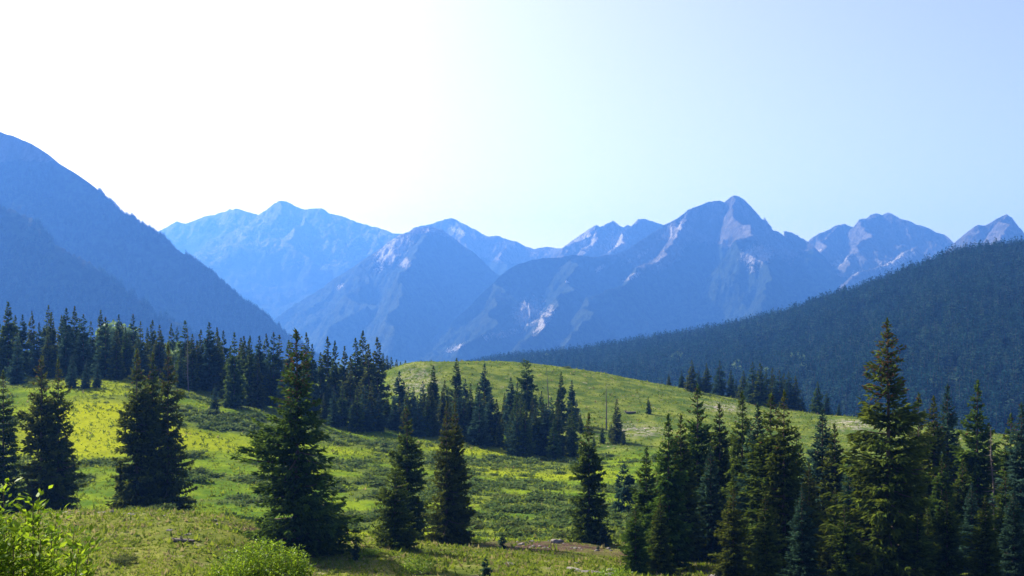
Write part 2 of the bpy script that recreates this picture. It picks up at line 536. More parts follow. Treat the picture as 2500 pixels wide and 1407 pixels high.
left_crest = [(-700, 140, 4000), (-300, 220, 3850), (0, 322, 3700), (60, 343, 3680), (110, 372, 3650), (160, 408, 3620), (230, 455, 3600), (252, 482, 3590),
              (300, 520, 3570), (350, 550, 3550), (400, 582, 3530), (470, 636, 3500), (550, 698, 3470), (620, 752, 3440), (700, 818, 3400), (800, 885, 3360)]
_, LEFT_R = mountain('mountain', 'steep forested mountain falling to the valley, bare grass on its top', left_crest,
         [([(-500, 250, 3000), (-100, 440, 2900), (0, 497, 2850), (100, 560, 2800), (200, 626, 2760), (270, 678, 2720), (330, 722, 2700), (400, 774, 2660), (480, 825, 2600)], 0.95)],
         0.92, offs(1300, 500), 460, 34, 300, 101, [(-400, 330), (0, 388), (130, 392), (200, 430), (300, 300), (900, 200)], alp_w=25)
mountain('mountain', 'pale hazy far range with a small summit knob', [(250, 640, 9800), (385, 566, 9700), (430, 540, 9650), (455, 546, 9600), (500, 528, 9600), (545, 518, 9500), (575, 509, 9300), (605, 518, 9200), (630, 526, 9150), (652, 512, 9100),
          (668, 497, 9100), (685, 490, 9100), (700, 492, 9100), (722, 504, 9050), (745, 512, 9000), (785, 508, 8950), (803, 521, 8950), (835, 528, 8900), (870, 543, 8850), (920, 555, 8800), (960, 570, 8700), (1010, 577, 8600), (1100, 620, 8500), (1200, 690, 8500)],
         [([(685, 490, 9100), (720, 560, 8500), (760, 650, 7900), (800, 760, 7300)], 0.7), ([(500, 528, 9600), (540, 600, 8900), (600, 700, 8200)], 0.7), ([(900, 551, 8850), (850, 640, 8200), (820, 720, 7700)], 0.7)],
         0.62, offs(2300, 700), 420, 45, 420, 202, 600, [(1080, 590, 40, 12, 0, .7), (790, 511, 16, 4, 0, .8), (640, 540, 12, 8, -60, .6)], alp_w=500, jit=0.03)
mountain('mountain', 'far ridge with a single blunt summit dropping to a notch', [(960, 600, 8000), (1010, 556, 8000), (1030, 551, 8000), (1060, 545, 8000), (1085, 536, 8000), (1100, 533, 8000), (1115, 537, 8000), (1135, 548, 7950), (1160, 560, 7900), (1192, 578, 7850), (1217, 576, 7850),
          (1260, 590, 7800), (1275, 597, 7800), (1305, 609, 7750), (1320, 605, 7750), (1345, 604, 7750), (1370, 607, 7700), (1450, 640, 7600), (1520, 690, 7500)],
         [([(1100, 533, 8000), (1150, 620, 7400), (1210, 720, 6800)], 0.7), ([(1260, 590, 7800), (1240, 650, 7300)], 0.7)],
         0.64, offs(1900, 600), 340, 42, 360, 303, 640, [(1120, 565, 40, 10, 20, .85), (1250, 600, 60, 8, 15, .5)])
mountain('mountain', 'row of sharp pale rock teeth beside the highest peak', [(1330, 640, 7300), (1372, 606, 7250), (1400, 586, 7200), (1425, 569, 7150), (1456, 549, 7100), (1468, 556, 7100), (1474, 556, 7100), (1496, 539, 7050), (1510, 549, 7000), (1522, 555, 7000), (1532, 549, 7000), (1541, 553, 7000), (1558, 535, 6950), (1572, 534, 6950), (1592, 540, 6950), (1620, 550, 6950), (1680, 590, 6950)],
         [([(1456, 549, 7100), (1420, 585, 6900), (1375, 625, 6700), (1340, 660, 6500)], 0.85), ([(1496, 539, 7050), (1460, 580, 6850), (1415, 625, 6600), (1380, 670, 6400)], 0.85), ([(1565, 535, 6950), (1520, 580, 6750), (1470, 622, 6500), (1430, 670, 6300)], 0.85)],
         0.8, offs(1400, 500), 320, 40, 200, 404, 660, [(1420, 590, 60, 30, -40, .8), (1500, 590, 60, 30, -40, .85), (1440, 600, 40, 12, -45, .9)])
mountain('mountain', 'granite dome with pale slabs on its sunny flank', [(560, 850, 6300), (640, 800, 6300), (700, 757, 6300), (760, 720, 6300), (820, 678, 6300), (880, 640, 6300), (940, 597, 6300), (985, 570, 6300), (1015, 558, 6300), (1050, 553, 6300), (1080, 560, 6300), (1110, 583, 6300), (1140, 606, 6250), (1180, 638, 6200), (1220, 672, 6150), (1300, 740, 6100), (1400, 820, 6000)],
         [([(1045, 554, 6300), (1018, 600, 6000), (1000, 650, 5650), (980, 720, 5300), (965, 800, 4900)], 0.9), ([(880, 640, 6300), (840, 720, 5800), (800, 800, 5300)], 0.75)],
         0.82, offs(1900, 600), 400, 40, 280, 505, [(600, 560), (900, 600), (1000, 572), (1100, 575), (1300, 560)],
         [(960, 610, 75, 34, -38, 1.0), (985, 640, 20, 26, -60, .85), (1050, 562, 40, 8, 0, .7), (830, 700, 18, 8, -40, .8), (800, 688, 14, 4, -30, .7), (925, 660, 22, 16, -50, .6)])
mountain('mountain', 'highest pyramid peak with a long rocky shoulder and granite slabs', [(960, 905, 5000), (1020, 862, 5000), (1090, 800, 5050), (1150, 745, 5100), (1205, 690, 5200), (1235, 662, 5300), (1265, 645, 5350), (1300, 634, 5400), (1350, 630, 5450), (1420, 623, 5500), (1455, 628, 5500), (1480, 622, 5550), (1505, 622, 5600), (1530, 612, 5650), (1560, 590, 5700), (1590, 570, 5750), (1622, 549, 5800), (1650, 535, 5800),
          (1680, 512, 5850), (1700, 504, 5850), (1730, 493, 5900), (1757, 489, 5900), (1768, 494, 5900), (1780, 484, 5900), (1791, 477, 5900), (1805, 480, 5900), (1818, 488, 5900), (1832, 502, 5900), (1845, 520, 5900), (1860, 540, 5900), (1882, 561, 5900), (1900, 566, 5900), (1922, 579, 5950), (1960, 582, 5950), (1985, 600, 5900), (2040, 660, 5800), (2120, 740, 5700), (2250, 850, 5600)],
         [([(1690, 508, 5850), (1662, 545, 5650), (1640, 590, 5450), (1590, 640, 5200), (1530, 690, 4900), (1450, 760, 4500), (1380, 840, 4100)], 0.8),
          ([(1791, 477, 5900), (1800, 540, 5600), (1830, 620, 5150), (1870, 720, 4700)], 0.85),
          ([(1930, 592, 5940), (1960, 650, 5500), (2010, 720, 5100)], 0.8),
          ([(1420, 623, 5500), (1380, 690, 5100), (1340, 760, 4600), (1270, 830, 4200)], 0.6),
          ([(1205, 690, 5200), (1190, 770, 4700), (1120, 850, 4300)], 0.6)],
         0.80, offs(2000, 600, 190), 800, 46, 260, 606, [(900, 500), (1500, 620), (1560, 660), (1640, 640), (1700, 590), (1850, 590), (1930, 640), (2000, 600), (2100, 560)],
         [(1640, 565, 48, 20, -35, 1.0), (1560, 625, 70, 10, -30, .7), (1850, 622, 55, 34, -15, 1.0), (1840, 650, 30, 26, -50, .75), (1545, 675, 40, 10, -25, .85), (1610, 640, 14, 36, 15, .7),
          (1290, 765, 55, 42, -40, .92), (1330, 780, 16, 60, 35, .95), (1230, 815, 90, 16, -12, .7), (1080, 795, 50, 10, -35, .75), (1110, 850, 45, 12, -25, .75), (1385, 688, 8, 4, 0, 1.0), (1465, 655, 26, 8, -30, .8), (1150, 770, 22, 10, -45, .6)])
mountain('mountain', 'broad double summit with a rust purple rock face', [(1900, 660, 6500), (1960, 597, 6500), (1985, 579, 6500), (2010, 567, 6500), (2040, 551, 6500), (2062, 547, 6500), (2072, 552, 6500), (2086, 556, 6500), (2108, 540, 6500), (2125, 525, 6500), (2140, 521, 6500), (2153, 525, 6500), (2168, 519, 6500), (2185, 527, 6480), (2200, 535, 6450), (2222, 541, 6430), (2238, 549, 6420), (2262, 555, 6400), (2285, 568, 6400), (2305, 573, 6400), (2323, 588, 6350), (2345, 612, 6300), (2420, 690, 6300)],
         [([(2150, 524, 6500), (2128, 580, 6150), (2075, 640, 5800), (2020, 690, 5500)], 0.75), ([(2240, 600, 5900), (2200, 622, 5700), (2130, 655, 5500), (2060, 695, 5300)], 0.65), ([(2062, 547, 6500), (2020, 600, 6150), (1985, 650, 5850)], 0.75)],
         0.7, offs(1500, 500), 360, 40, 240, 707, 720, [(2190, 635, 80, 16, -22, .9), (2050, 640, 60, 14, -28, .75), (2000, 612, 12, 5, -25, .9), (2052, 625, 5, 12, 20, .9), (2090, 665, 30, 10, -25, .7)])
mountain('mountain', 'dark pointed peak rising behind the spruce covered hill', [(2290, 640, 5800), (2325, 598, 5800), (2350, 576, 5800), (2388, 549, 5800), (2405, 551, 5800), (2430, 536, 5800), (2458, 523, 5800), (2470, 531, 5800), (2482, 548, 5800), (2500, 575, 5800), (2540, 610, 5800), (2700, 560, 5800), (2900, 600, 5800)],
         [([(2458, 523, 5800), (2440, 580, 5500), (2400, 640, 5200)], 0.75)],
         0.75, offs(1000, 500), 280, 40, 220, 808, 700, [(2340, 600, 22, 10, -40, .6)])

# the spruce covered hill
hill_pts = [(900, 960, 2100), (1060, 925, 2000), (1160, 898, 1950), (1300, 878, 1850), (1500, 856, 1750), (1700, 824, 1650), (1900, 779, 1550), (2100, 716, 1500), (2250, 660, 1450), (2330, 630, 1450), (2400, 615, 1450), (2500, 608, 1450), (2700, 585, 1480), (3100, 520, 1500), (3700, 480, 1600)]
HP = np.array(hill_pts, float)
def hill_z(x, Y):
    x = np.asarray(x, float); Y = np.asarray(Y, float)
    px = 1250 + x / Y * F
    yc = np.interp(px, HP[:, 0], HP[:, 2]); zc = (PH - np.interp(px, HP[:, 0], HP[:, 1])) / F * yc
    t = (Y - 560) / (yc - 560)
    front = -95 + (zc + 95) * np.clip(t, 0, 1) ** 0.95
    back = zc - 0.35 * (Y - yc)
    z = np.where(Y <= yc, front, back)
    z = z + 7 * fbm(x / 170, Y / 170, 3, 71) * np.sin(np.clip(t, 0, 1) * math.pi)
    return np.where(Y < 560, -95 - (560 - Y) * 0.4, z), px, yc

hp = np.linspace(900, 3600, 200); ho = np.linspace(0, 1.35, 90)
PXh, T = np.meshgrid(hp, ho)
Yh = 540 + (np.interp(PXh, HP[:, 0], HP[:, 2]) - 540) * T
Xh = (PXh - 1250) / F * Yh
Zh, _, _ = hill_z(Xh.ravel(), Yh.ravel())
m, n = Xh.shape
ii = np.arange(m - 1)[:, None] * n + np.arange(n - 1)[None, :]
Q = np.stack([ii, ii + 1, ii + n + 1, ii + n], -1).reshape(-1, 4)
tag(obj('hill', np_mesh('hill', np.stack([Xh.ravel(), Yh.ravel(), Zh], 1), Q, M['floor'], smooth=True)), 'long hillside under dense spruce forest', None, None, 'structure')


# ------------------------------------------------------------------ conifers
def sprays(P, D, L, W, r, cross=True):
    """needle sprays: folded kites along D at P"""
    n = len(P)
    up = np.zeros((n, 3)); up[:, 2] = 1
    s = np.cross(D, up); s /= np.linalg.norm(s, axis=1)[:, None] + 1e-6
    u2 = np.cross(s, D)
    roll = r.normal(0, 0.5, n)
    w = s * np.cos(roll)[:, None] + u2 * np.sin(roll)[:, None]
    nrm = np.cross(D, w)
    sets = []
    for q in range(2 if cross else 1):
        ww = w if q == 0 else nrm
        mid = P + D * (L * 0.42)[:, None] - nrm * (L * 0.06)[:, None]
        a = P; b = mid + ww * (W * 0.5)[:, None]; c = P + D * L[:, None]; d = mid - ww * (W * 0.5)[:, None]
        sets.append(np.stack([a, b, c, d], 1))
    V = np.concatenate(sets, 0)
    return V.reshape(-1, 3), np.arange(len(V) * 4).reshape(-1, 4)


def spruce_geo(seed, R=0.17, nb=340, ns=4500, sl=0.05, sw=0.02, hmin=0.03, whorl=26, cone=0.0, power=0.85, ragged=0.35, cross=True, bend=0.0, blunt=0.0):
    """unit-high spruce; returns crown (V,F,attrs) and trunk path"""
    r = np.random.default_rng(seed)
    t = hmin + (1 - hmin) * r.random(nb) ** 1.25
    tw = np.round(t * whorl) / whorl
    t = np.clip(tw + r.normal(0, 0.2 / whorl, nb), hmin, 0.985)
    ph = r.random(nb) * 2 * math.pi
    prof = (1 - t) ** power * (1 - 0.25 * np.exp(-t / 0.06)) + blunt * np.exp(-((t - 0.9) / 0.08) ** 2)
    lump = 1 + ragged * fbm(t * 9 + seed * 3.3, np.cos(ph) * 1.3 + 4, 2, seed) + ragged * 0.7 * fbm(ph * 1.0 + seed, t * 3.0, 2, seed + 3)
    L = R * prof * np.clip(lump, 0.45, 1.6) * r.uniform(0.6, 1.15, nb) + 0.004
    el = -0.42 + 0.95 * t ** 1.3 + r.normal(0, 0.13, nb)
    upt = r.uniform(0.10, 0.42, nb) * (1 - 0.5 * t)
    wgt = L ** 1.3 + 0.0015
    bi = r.choice(nb, ns, p=wgt / wgt.sum())
    s = 0.10 + 0.90 * r.random(ns) ** 0.75
    s = np.where(r.random(ns) < 0.12, r.random(ns) * 0.25, s)
    rad = np.stack([np.cos(ph), np.sin(ph), np.zeros(nb)], 1)[bi]
    tan = np.stack([-np.sin(ph), np.cos(ph), np.zeros(nb)], 1)[bi]
    Lb = L[bi]; e = el[bi]; tb = t[bi]
    fan = r.normal(0, 0.16, ns) * Lb * np.sin(np.minimum(s * 1.1, 1) * math.pi) * 1.2
    cx = bend * tb ** 2
    P = rad * (Lb * s * np.cos(e))[:, None] + tan * fan[:, None]
    P[:, 0] += cx
    P[:, 2] += tb + Lb * s * np.sin(e) + upt[bi] * Lb * s ** 2 - r.random(ns) * 0.010
    side = np.where(r.random(ns) < 0.5, -1, 1) * r.uniform(0.2, 1.0, ns) * (1 - 0.5 * s)
    D = rad * r.uniform(0.5, 1.0, ns)[:, None] + tan * side[:, None]
    D[:, 2] += np.sin(e) * 0.8 + upt[bi] * 1.5 * s + r.normal(-0.14, 0.20, ns) - (r.random(ns) < 0.2) * 0.7
    D /= np.linalg.norm(D, axis=1)[:, None]
    small = 0.30 + 0.70 * np.clip((1 - tb) / 0.38, 0, 1)
    ll = sl * r.uniform(0.6, 1.25, ns) * small; ww = sw * r.uniform(0.7, 1.3, ns) * small ** 0.6
    # leader
    nl = 14
    P[:nl] = np.stack([np.full(nl, bend), np.zeros(nl), np.linspace(0.93, 0.985, nl)], 1)
    D[:nl] = r.normal(0, 0.45, (nl, 3)); D[:nl, 2] = 1; D[:nl] /= np.linalg.norm(D[:nl], axis=1)[:, None]
    ll[:nl] = np.minimum(sl, 0.026); tb = tb.copy(); tb[:nl] = 1
    V, Fq = sprays(P, D, ll, ww, r, cross)
    rep = 2 if cross else 1
    tip = np.clip(s * 1.1 - 0.2, 0, 1) * r.uniform(0.4, 1, ns)
    tipv = np.stack([tip * 0.6, tip, np.clip(tip * 1.2, 0, 1), tip], 1)
    bsh = r.random(nb)[bi]
    sh = np.repeat(0.6 * bsh + 0.4 * r.random(ns), 4)
    cn = (r.random(ns) < cone * sstep(0.62, 0.85, tb)).astype(float) * 0.8
    attrs = dict(tip=np.tile(tipv.ravel(), rep), shade=np.tile(sh, rep), cone=np.tile(np.repeat(cn, 4), rep))
    # a few of the boughs themselves
    return V, Fq, attrs, (t, ph, L, el, upt)


def tube(path, radii, n=6):
    path = np.asarray(path, float); m = len(path)
    T = np.gradient(path, axis=0); T /= np.linalg.norm(T, axis=1)[:, None] + 1e-9
    ref = np.where(np.abs(T[:, 2:3]) > 0.9, np.array([[1.0, 0, 0]]), np.array([[0, 0, 1.0]]))
    A = np.cross(T, ref); A /= np.linalg.norm(A, axis=1)[:, None] + 1e-9
    B = np.cross(T, A)
    an = np.arange(n) / n * 2 * math.pi
    V = path[:, None, :] + np.asarray(radii)[:, None, None] * (A[:, None, :] * np.cos(an)[None, :, None] + B[:, None, :] * np.sin(an)[None, :, None])
    i = np.arange(m - 1)[:, None] * n + np.arange(n)[None, :]
    j = np.arange(m - 1)[:, None] * n + (np.arange(n)[None, :] + 1) % n
    Fq = np.stack([i, j, j + n, i + n], -1).reshape(-1, 4)
    return V.reshape(-1, 3), Fq


def join(parts):
    Vs, Fs, o = [], [], 0
    for V, Fq in parts:
        Vs.append(V); Fs.append(Fq + o); o += len(V)
    return np.concatenate(Vs), np.concatenate(Fs)


def trunk_geo(seed, rad=0.014, boughs=None, bend=0.0, nbough=60):
    r = np.random.default_rng(seed + 999)
    z = np.r_[-0.03, np.linspace(0, 0.97, 9)]
    path = np.stack([bend * np.clip(z, 0, 1) ** 2, 0 * z, z], 1)
    parts = [tube(path, rad * (1 - 0.93 * np.clip(z, 0, 1)) * (1 + 0.4 * np.exp(-np.clip(z, 0, 1) / 0.03)), 7)]
    if boughs is not None:
        t, ph, L, el, upt = boughs
        for i in r.choice(len(t), min(nbough, len(t)), replace=False):
            s = np.linspace(0, 0.85, 4)
            pth = np.stack([np.cos(ph[i]) * L[i] * s * np.cos(el[i]) + bend * t[i] ** 2, np.sin(ph[i]) * L[i] * s * np.cos(el[i]), t[i] + L[i] * s * np.sin(el[i]) + upt[i] * L[i] * s ** 2], 1)
            parts.append(tube(pth, rad * 0.28 * (1 - s * 0.8) * (0.4 + L[i] / 0.15), 3))
    return join(parts)


def spruce_template(name, mat, seed, **kw):
    nbg = kw.pop('nbough', 60)
    tr = kw.pop('trunk', 0.013)
    V, Fq, at, bo = spruce_geo(seed, **kw)
    crown = np_mesh(name + '_crown', V, Fq, mat, at)
    Vt, Ft = trunk_geo(seed, tr, bo, kw.get('bend', 0.0), nbg)
    trunk = np_mesh(name + '_trunk', Vt, Ft, M['bark'], smooth=True)
    return crown, trunk


TREE_GROUPS = {}
def plant_spruce(tpl, px, top, Y, label, group=None, wide=1.0, rz=None, name='spruce_tree', x=None, height=None, lean=0.0):
    xx = (px - 1250) / F * Y if x is None else x
    zb = gz(xx, Y)
    H = ((PH - top) / F * Y - zb) if height is None else height
    e = bpy.data.objects.new(name, None)
    e.empty_display_size = 0.5
    COL.objects.link(e)
    e.location = (xx, Y, zb)
    e.rotation_euler = (0, lean, rng.random() * 6.28 if rz is None else rz)
    e.scale = (H * wide, H * wide, H)
    tag(e, label, 'tree', group)
    for nm, me in (('trunk', tpl[1]), ('crown', tpl[0])):
        c = bpy.data.objects.new(nm, me)
        COL.objects.link(c); c.parent = e
    return e


# near templates (unit height, scaled on planting)
hero = dict(nb=520, ns=17000, sl=0.027, sw=0.0085, nbough=130)
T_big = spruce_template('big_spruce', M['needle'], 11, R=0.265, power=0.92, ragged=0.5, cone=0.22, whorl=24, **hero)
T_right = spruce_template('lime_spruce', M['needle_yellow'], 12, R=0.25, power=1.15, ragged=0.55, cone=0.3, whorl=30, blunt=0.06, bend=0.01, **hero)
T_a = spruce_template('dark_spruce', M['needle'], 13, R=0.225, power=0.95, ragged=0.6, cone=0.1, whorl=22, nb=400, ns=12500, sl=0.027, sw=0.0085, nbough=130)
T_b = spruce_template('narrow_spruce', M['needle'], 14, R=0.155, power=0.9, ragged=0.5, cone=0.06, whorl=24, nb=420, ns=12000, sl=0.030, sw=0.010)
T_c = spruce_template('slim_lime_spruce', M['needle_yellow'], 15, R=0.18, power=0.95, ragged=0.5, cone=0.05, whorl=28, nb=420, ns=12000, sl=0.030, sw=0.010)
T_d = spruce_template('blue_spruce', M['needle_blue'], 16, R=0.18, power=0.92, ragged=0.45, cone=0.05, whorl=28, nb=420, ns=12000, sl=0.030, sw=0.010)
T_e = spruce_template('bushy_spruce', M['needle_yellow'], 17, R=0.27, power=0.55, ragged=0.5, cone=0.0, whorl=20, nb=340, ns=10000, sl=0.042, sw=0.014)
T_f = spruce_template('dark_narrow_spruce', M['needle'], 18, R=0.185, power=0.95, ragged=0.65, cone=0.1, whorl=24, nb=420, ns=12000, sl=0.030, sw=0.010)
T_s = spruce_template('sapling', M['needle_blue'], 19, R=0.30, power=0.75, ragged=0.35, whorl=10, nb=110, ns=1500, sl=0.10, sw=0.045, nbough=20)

plant_spruce(T_a, 8, 905, 124, 'dark spruce on the mound with two blunt tops beside it on the meadow side', wide=1.0, rz=1.0)
plant_spruce(T_f, 101, 868, 123, 'taller stem of the close pair of dark spruces rising behind the leafy roadside bush', wide=0.95, rz=2.1)
plant_spruce(T_a, 142, 874, 124, 'fuller dark spruce of the close pair rising behind the leafy roadside bush', wide=0.78, rz=4.2)
plant_spruce(T_f, 334, 852, 124, 'spruce on the outer meadow side of the three stemmed clump on the mound edge', wide=0.95, rz=0.3)
plant_spruce(T_b, 372, 862, 126, 'narrow middle spruce of the three stemmed clump on the mound edge', wide=0.9, rz=5.1)
plant_spruce(T_a, 410, 840, 124, 'tallest spruce of the three stemmed clump on the mound edge, wide low boughs', wide=0.76, rz=3.3)
plant_spruce(T_big, 725, 804, 89, 'broad dark spruce alone on the near mound, brown cones at its pointed top', wide=1.12, rz=0.6)
plant_spruce(T_f, 994, 990, 112, 'narrow spruce standing just behind the bushy lime green young spruce', wide=1.0, rz=1.9)
plant_spruce(T_e, 964, 1130, 94, 'bushy olive green young spruce in front of a narrow dark one', wide=0.98, rz=2.2)
plant_spruce(T_a, 1090, 980, 106, 'dark full skirted spruce with a twin top at the mound edge', wide=0.78, rz=4.4)
plant_spruce(T_b, 1111, 985, 107, 'thin second stem tucked against the dark full skirted spruce at the mound edge', wide=0.9, rz=0.9)
plant_spruce(T_f, 1438, 1008, 112, 'airy spruce standing alone by the bare dirt bank, thin gaps between boughs', wide=0.98, rz=2.7)

H1 = 'spruces of the dense stand on the slope below'
near_right = [
    (T_c, 1578, 1090, 97, 1.05, 'short lime green spruce at the outer edge of the dense stand beside the dirt bank'),
    (T_c, 1632, 1010, 92, 0.95, 'slim lime green spruce, second in from the dirt bank edge of the dense stand'),
    (T_b, 1662, 1012, 102, 1.0, 'narrow green spruce behind the slim lime green ones of the dense stand'),
    (T_f, 1703, 938, 112, 0.95, 'tall dark pointed spruce of the dense stand, in front of the knoll shadow'),
    (T_b, 1757, 985, 110, 1.0, 'slender dull green spruce of the dense stand beside the tall dark pointed one'),
    (T_c, 1812, 955, 106, 0.9, 'slim yellowish spruce of the dense stand rising behind the twin dark tops'),
    (T_d, 1850, 985, 98, 1.05, 'blue green spruce with pale drooping boughs in front of the twin dark tops'),
    (T_f, 1882, 960, 92, 1.1, 'first of the twin dark heavy topped spruces in the dense stand'),
    (T_a, 1914, 953, 90, 0.92, 'fuller of the twin dark heavy topped spruces in the dense stand'),
    (T_d, 2008, 998, 113, 1.15, 'grey green spruce with a slender top between twin dark tops and the giant'),
    (T_b, 2038, 1035, 111, 1.1, 'small dark spruce leaning on the grey green one beside the giant'),
    (T_right, 2170, 778, 84, 1.0, 'giant lime green spruce towering over the stand, crooked thin top with brown cones'),
    (T_f, 2243, 960, 122, 0.9, 'dark spruce just past the giant lime green spruce, blunt top'),
    (T_b, 2280, 968, 119, 1.1, 'narrow spruce between two dark ones past the giant lime green spruce'),
    (T_d, 2313, 940, 124, 0.9, 'tall grey green spruce past the giant, taller than both its neighbours'),
    (T_c, 2386, 928, 115, 0.95, 'tall slim olive spruce with a sharp lit top near the bare dead spruce'),
    (T_d, 2372, 1180, 98, 1.1, 'short pale blue spruce at the foot of the tall slim olive one'),
    (T_c, 2264, 1225, 96, 0.9, 'small thin young spruce at the foot of the dark ones past the giant'),
    (T_f, 2468, 1010, 118, 0.95, 'dark spruce next to the bare dead spruce at the end of the stand'),
    (T_d, 2494, 985, 108, 1.05, 'blue green spruce at the far end of the stand beyond the dead one'),
]
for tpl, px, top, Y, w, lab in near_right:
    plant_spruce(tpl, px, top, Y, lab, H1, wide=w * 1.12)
fillers = [(1605, 1140, 108), (1690, 1075, 118), (1735, 1090, 104), (1785, 1060, 116), (1845, 1080, 112), (1945, 1050, 116), (1975, 1130, 103), (2075, 1120, 104), (2110, 1100, 116),
           (2225, 1080, 108), (2335, 1060, 128), (2350, 1120, 106), (2420, 1100, 120), (2455, 1150, 102), (2300, 1110, 105), (2040, 1190, 96), (2540, 1000, 112), (2600, 950, 105),
           (1552, 1235, 84), (1612, 1215, 85), (1790, 1190, 83), (1868, 1200, 82), (1958, 1185, 84), (2062, 1230, 82), (2240, 1240, 82), (2312, 1195, 84), (2405, 1210, 83), (2475, 1190, 84)]
for i, (px, top, Y) in enumerate(fillers):
    plant_spruce((T_f, T_b, T_d, T_f, T_b)[i % 5], px, top, Y, 'dark spruce half hidden among the taller spruces of the dense stand', 'half hidden spruces in the stand', wide=float(rng.uniform(1.15, 1.45)))

for px, top, Y, lab in ((868, 1318, 86, 'small bluish spruce sapling on the mound beside the broad dark spruce'),
                        (1226, 1300, 100, 'tiny spruce sapling standing on the bare dirt bank'),
                        (1186, 1358, 74, 'tiny spruce sapling low on the grassy slope below the dirt bank'),
                        (1472, 1282, 110, 'small spruce sapling at the foot of the airy lone spruce'),
                        (1524, 1133, 150, 'small round dark spruce in the meadow beside the dense stand'),
                        (1460, 1330, 104, 'lowest tiny spruce sapling between dirt bank and lone airy spruce')):
    plant_spruce(T_s, px, top, Y, lab, 'spruce saplings', wide=0.9)

# middle distance
mid_t = []
for s_, (R_, pw, rg, mt) in enumerate([(0.165, 0.9, 0.4, 'needle'), (0.135, 0.85, 0.5, 'needle'), (0.18, 0.95, 0.45, 'needle'), (0.145, 0.8, 0.5, 'needle_blue'), (0.16, 1.0, 0.5, 'needle'), (0.20, 0.9, 0.35, 'needle_blue')]):
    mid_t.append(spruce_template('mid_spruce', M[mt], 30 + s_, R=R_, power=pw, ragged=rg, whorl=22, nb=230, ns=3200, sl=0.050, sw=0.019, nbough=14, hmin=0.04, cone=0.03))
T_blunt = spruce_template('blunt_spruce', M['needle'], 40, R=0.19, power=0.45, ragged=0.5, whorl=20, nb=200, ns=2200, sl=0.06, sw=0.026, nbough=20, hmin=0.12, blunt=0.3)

row = [(0, 790, 262), (20, 737, 258), (37, 770, 270), (55, 768, 262), (78, 760, 275), (95, 788, 258), (118, 745, 285), (126, 762, 262), (150, 770, 270), (162, 752, 262), (182, 748, 266), (203, 768, 258), (222, 785, 270), (246, 757, 275), (262, 790, 258), (290, 768, 262), (306, 800, 258), (325, 768, 266), (343, 785, 258),
       (360, 800, 272), (372, 782, 266), (392, 805, 280), (418, 790, 300), (432, 800, 305), (452, 783, 258), (470, 815, 252), (490, 805, 262), (511, 787, 256), (530, 800, 260), (545, 808, 268), (572, 812, 238), (588, 825, 250), (610, 820, 245), (633, 820, 250), (650, 815, 258), (668, 812, 252), (682, 818, 256), (705, 830, 262), (748, 812, 262), (762, 840, 250)]
for i, (px, top, Y) in enumerate(row):
    plant_spruce(mid_t[i % 6], px, top, Y, 'tall dark spruce in the long row along the upper edge of the yellow meadow', 'row of spruces above the yellow meadow', wide=float(rng.uniform(0.85, 1.15)))
for i in range(40):
    px = rng.uniform(-60, 760); Y = rng.uniform(249, 268) - 14 * sstep(500, 760, px)
    plant_spruce(mid_t[(i * 5) % 6], px, None, Y, 'lower dark spruce filling the front of the long row above the yellow meadow', 'lower spruces of the row', wide=float(rng.uniform(0.95, 1.25)), height=float(rng.uniform(8.5, 14)))
for px, top, Y, lab in ((176, 866, 236, 'tallest of three small bluish spruces standing out in front of the long row'),
                        (211, 877, 236, 'middle one of three small bluish spruces in front of the long row'),
                        (238, 884, 237, 'shortest of three small bluish spruces in front of the long row'),
                        (525, 936, 228, 'single small spruce among low willows in front of the long row'),
                        (42, 815, 245, 'pale spruce at the near end of the long row, shorter than the rest')):
    plant_spruce(mid_t[5], px, top, Y, lab, 'small spruces before the row', wide=1.0)

clump = [(800, 822, 262), (818, 832, 258), (841, 845, 255), (868, 826, 262), (886, 808, 266), (900, 840, 258), (921, 824, 262), (855, 870, 250), (783, 860, 255)]
for i, (px, top, Y) in enumerate(clump):
    plant_spruce(mid_t[(2, 4, 1)[i % 3]], px, top, Y, 'tall ragged spruce of the clump at the foot of the knoll', 'clump at the foot of the knoll', wide=float(rng.uniform(0.9, 1.15)))
for i, (px, top, Y) in enumerate([(790, 960, 240), (815, 945, 238), (836, 938, 240), (860, 975, 236), (872, 942, 236), (890, 940, 238), (906, 930, 240), (925, 960, 240), (945, 955, 246), (962, 965, 243)]):
    plant_spruce(mid_t[5 if i % 2 else 0], px, top, Y, 'shorter bluish spruce fronting the tall clump at the foot of the knoll', 'short spruces fronting the clump', wide=1.05)

band = [(985, 930, 250), (1010, 945, 250), (1032, 930, 254), (1058, 893, 256), (1078, 955, 248), (1094, 945, 260), (1115, 874, 270), (1136, 925, 262), (1150, 950, 252), (1166, 935, 258), (1183, 888, 258), (1212, 985, 246), (1232, 960, 252), (1247, 922, 250), (1263, 935, 254), (1300, 972, 252), (1322, 955, 256), (1346, 970, 246),
        (1370, 908, 266), (1396, 928, 268), (1408, 975, 262), (1330, 1000, 242)]
for i, (px, top, Y) in enumerate(band):
    plant_spruce(mid_t[(i * 2 + 1) % 6], px, top, Y, 'tall spruce in the belt climbing the lower side of the grassy knoll', 'spruce belt below the knoll', wide=float(rng.uniform(0.9, 1.1)))
for i in range(52):
    px = rng.uniform(960, 1412); Y = rng.uniform(238, 250) - 9 * sstep(1050, 1300, px)
    plant_spruce(mid_t[(i * 5 + 2) % 6], px, None, Y, 'low spruce in the shaded front edge of the belt below the knoll', 'low spruces of the belt', wide=float(rng.uniform(0.95, 1.3)), height=float(rng.uniform(6, 12.5)))
plant_spruce(T_blunt, 1286, 880, 272, 'blunt topped dark spruce rising from the belt against the knoll', 'spruce belt below the knoll', wide=1.0, rz=0.4)
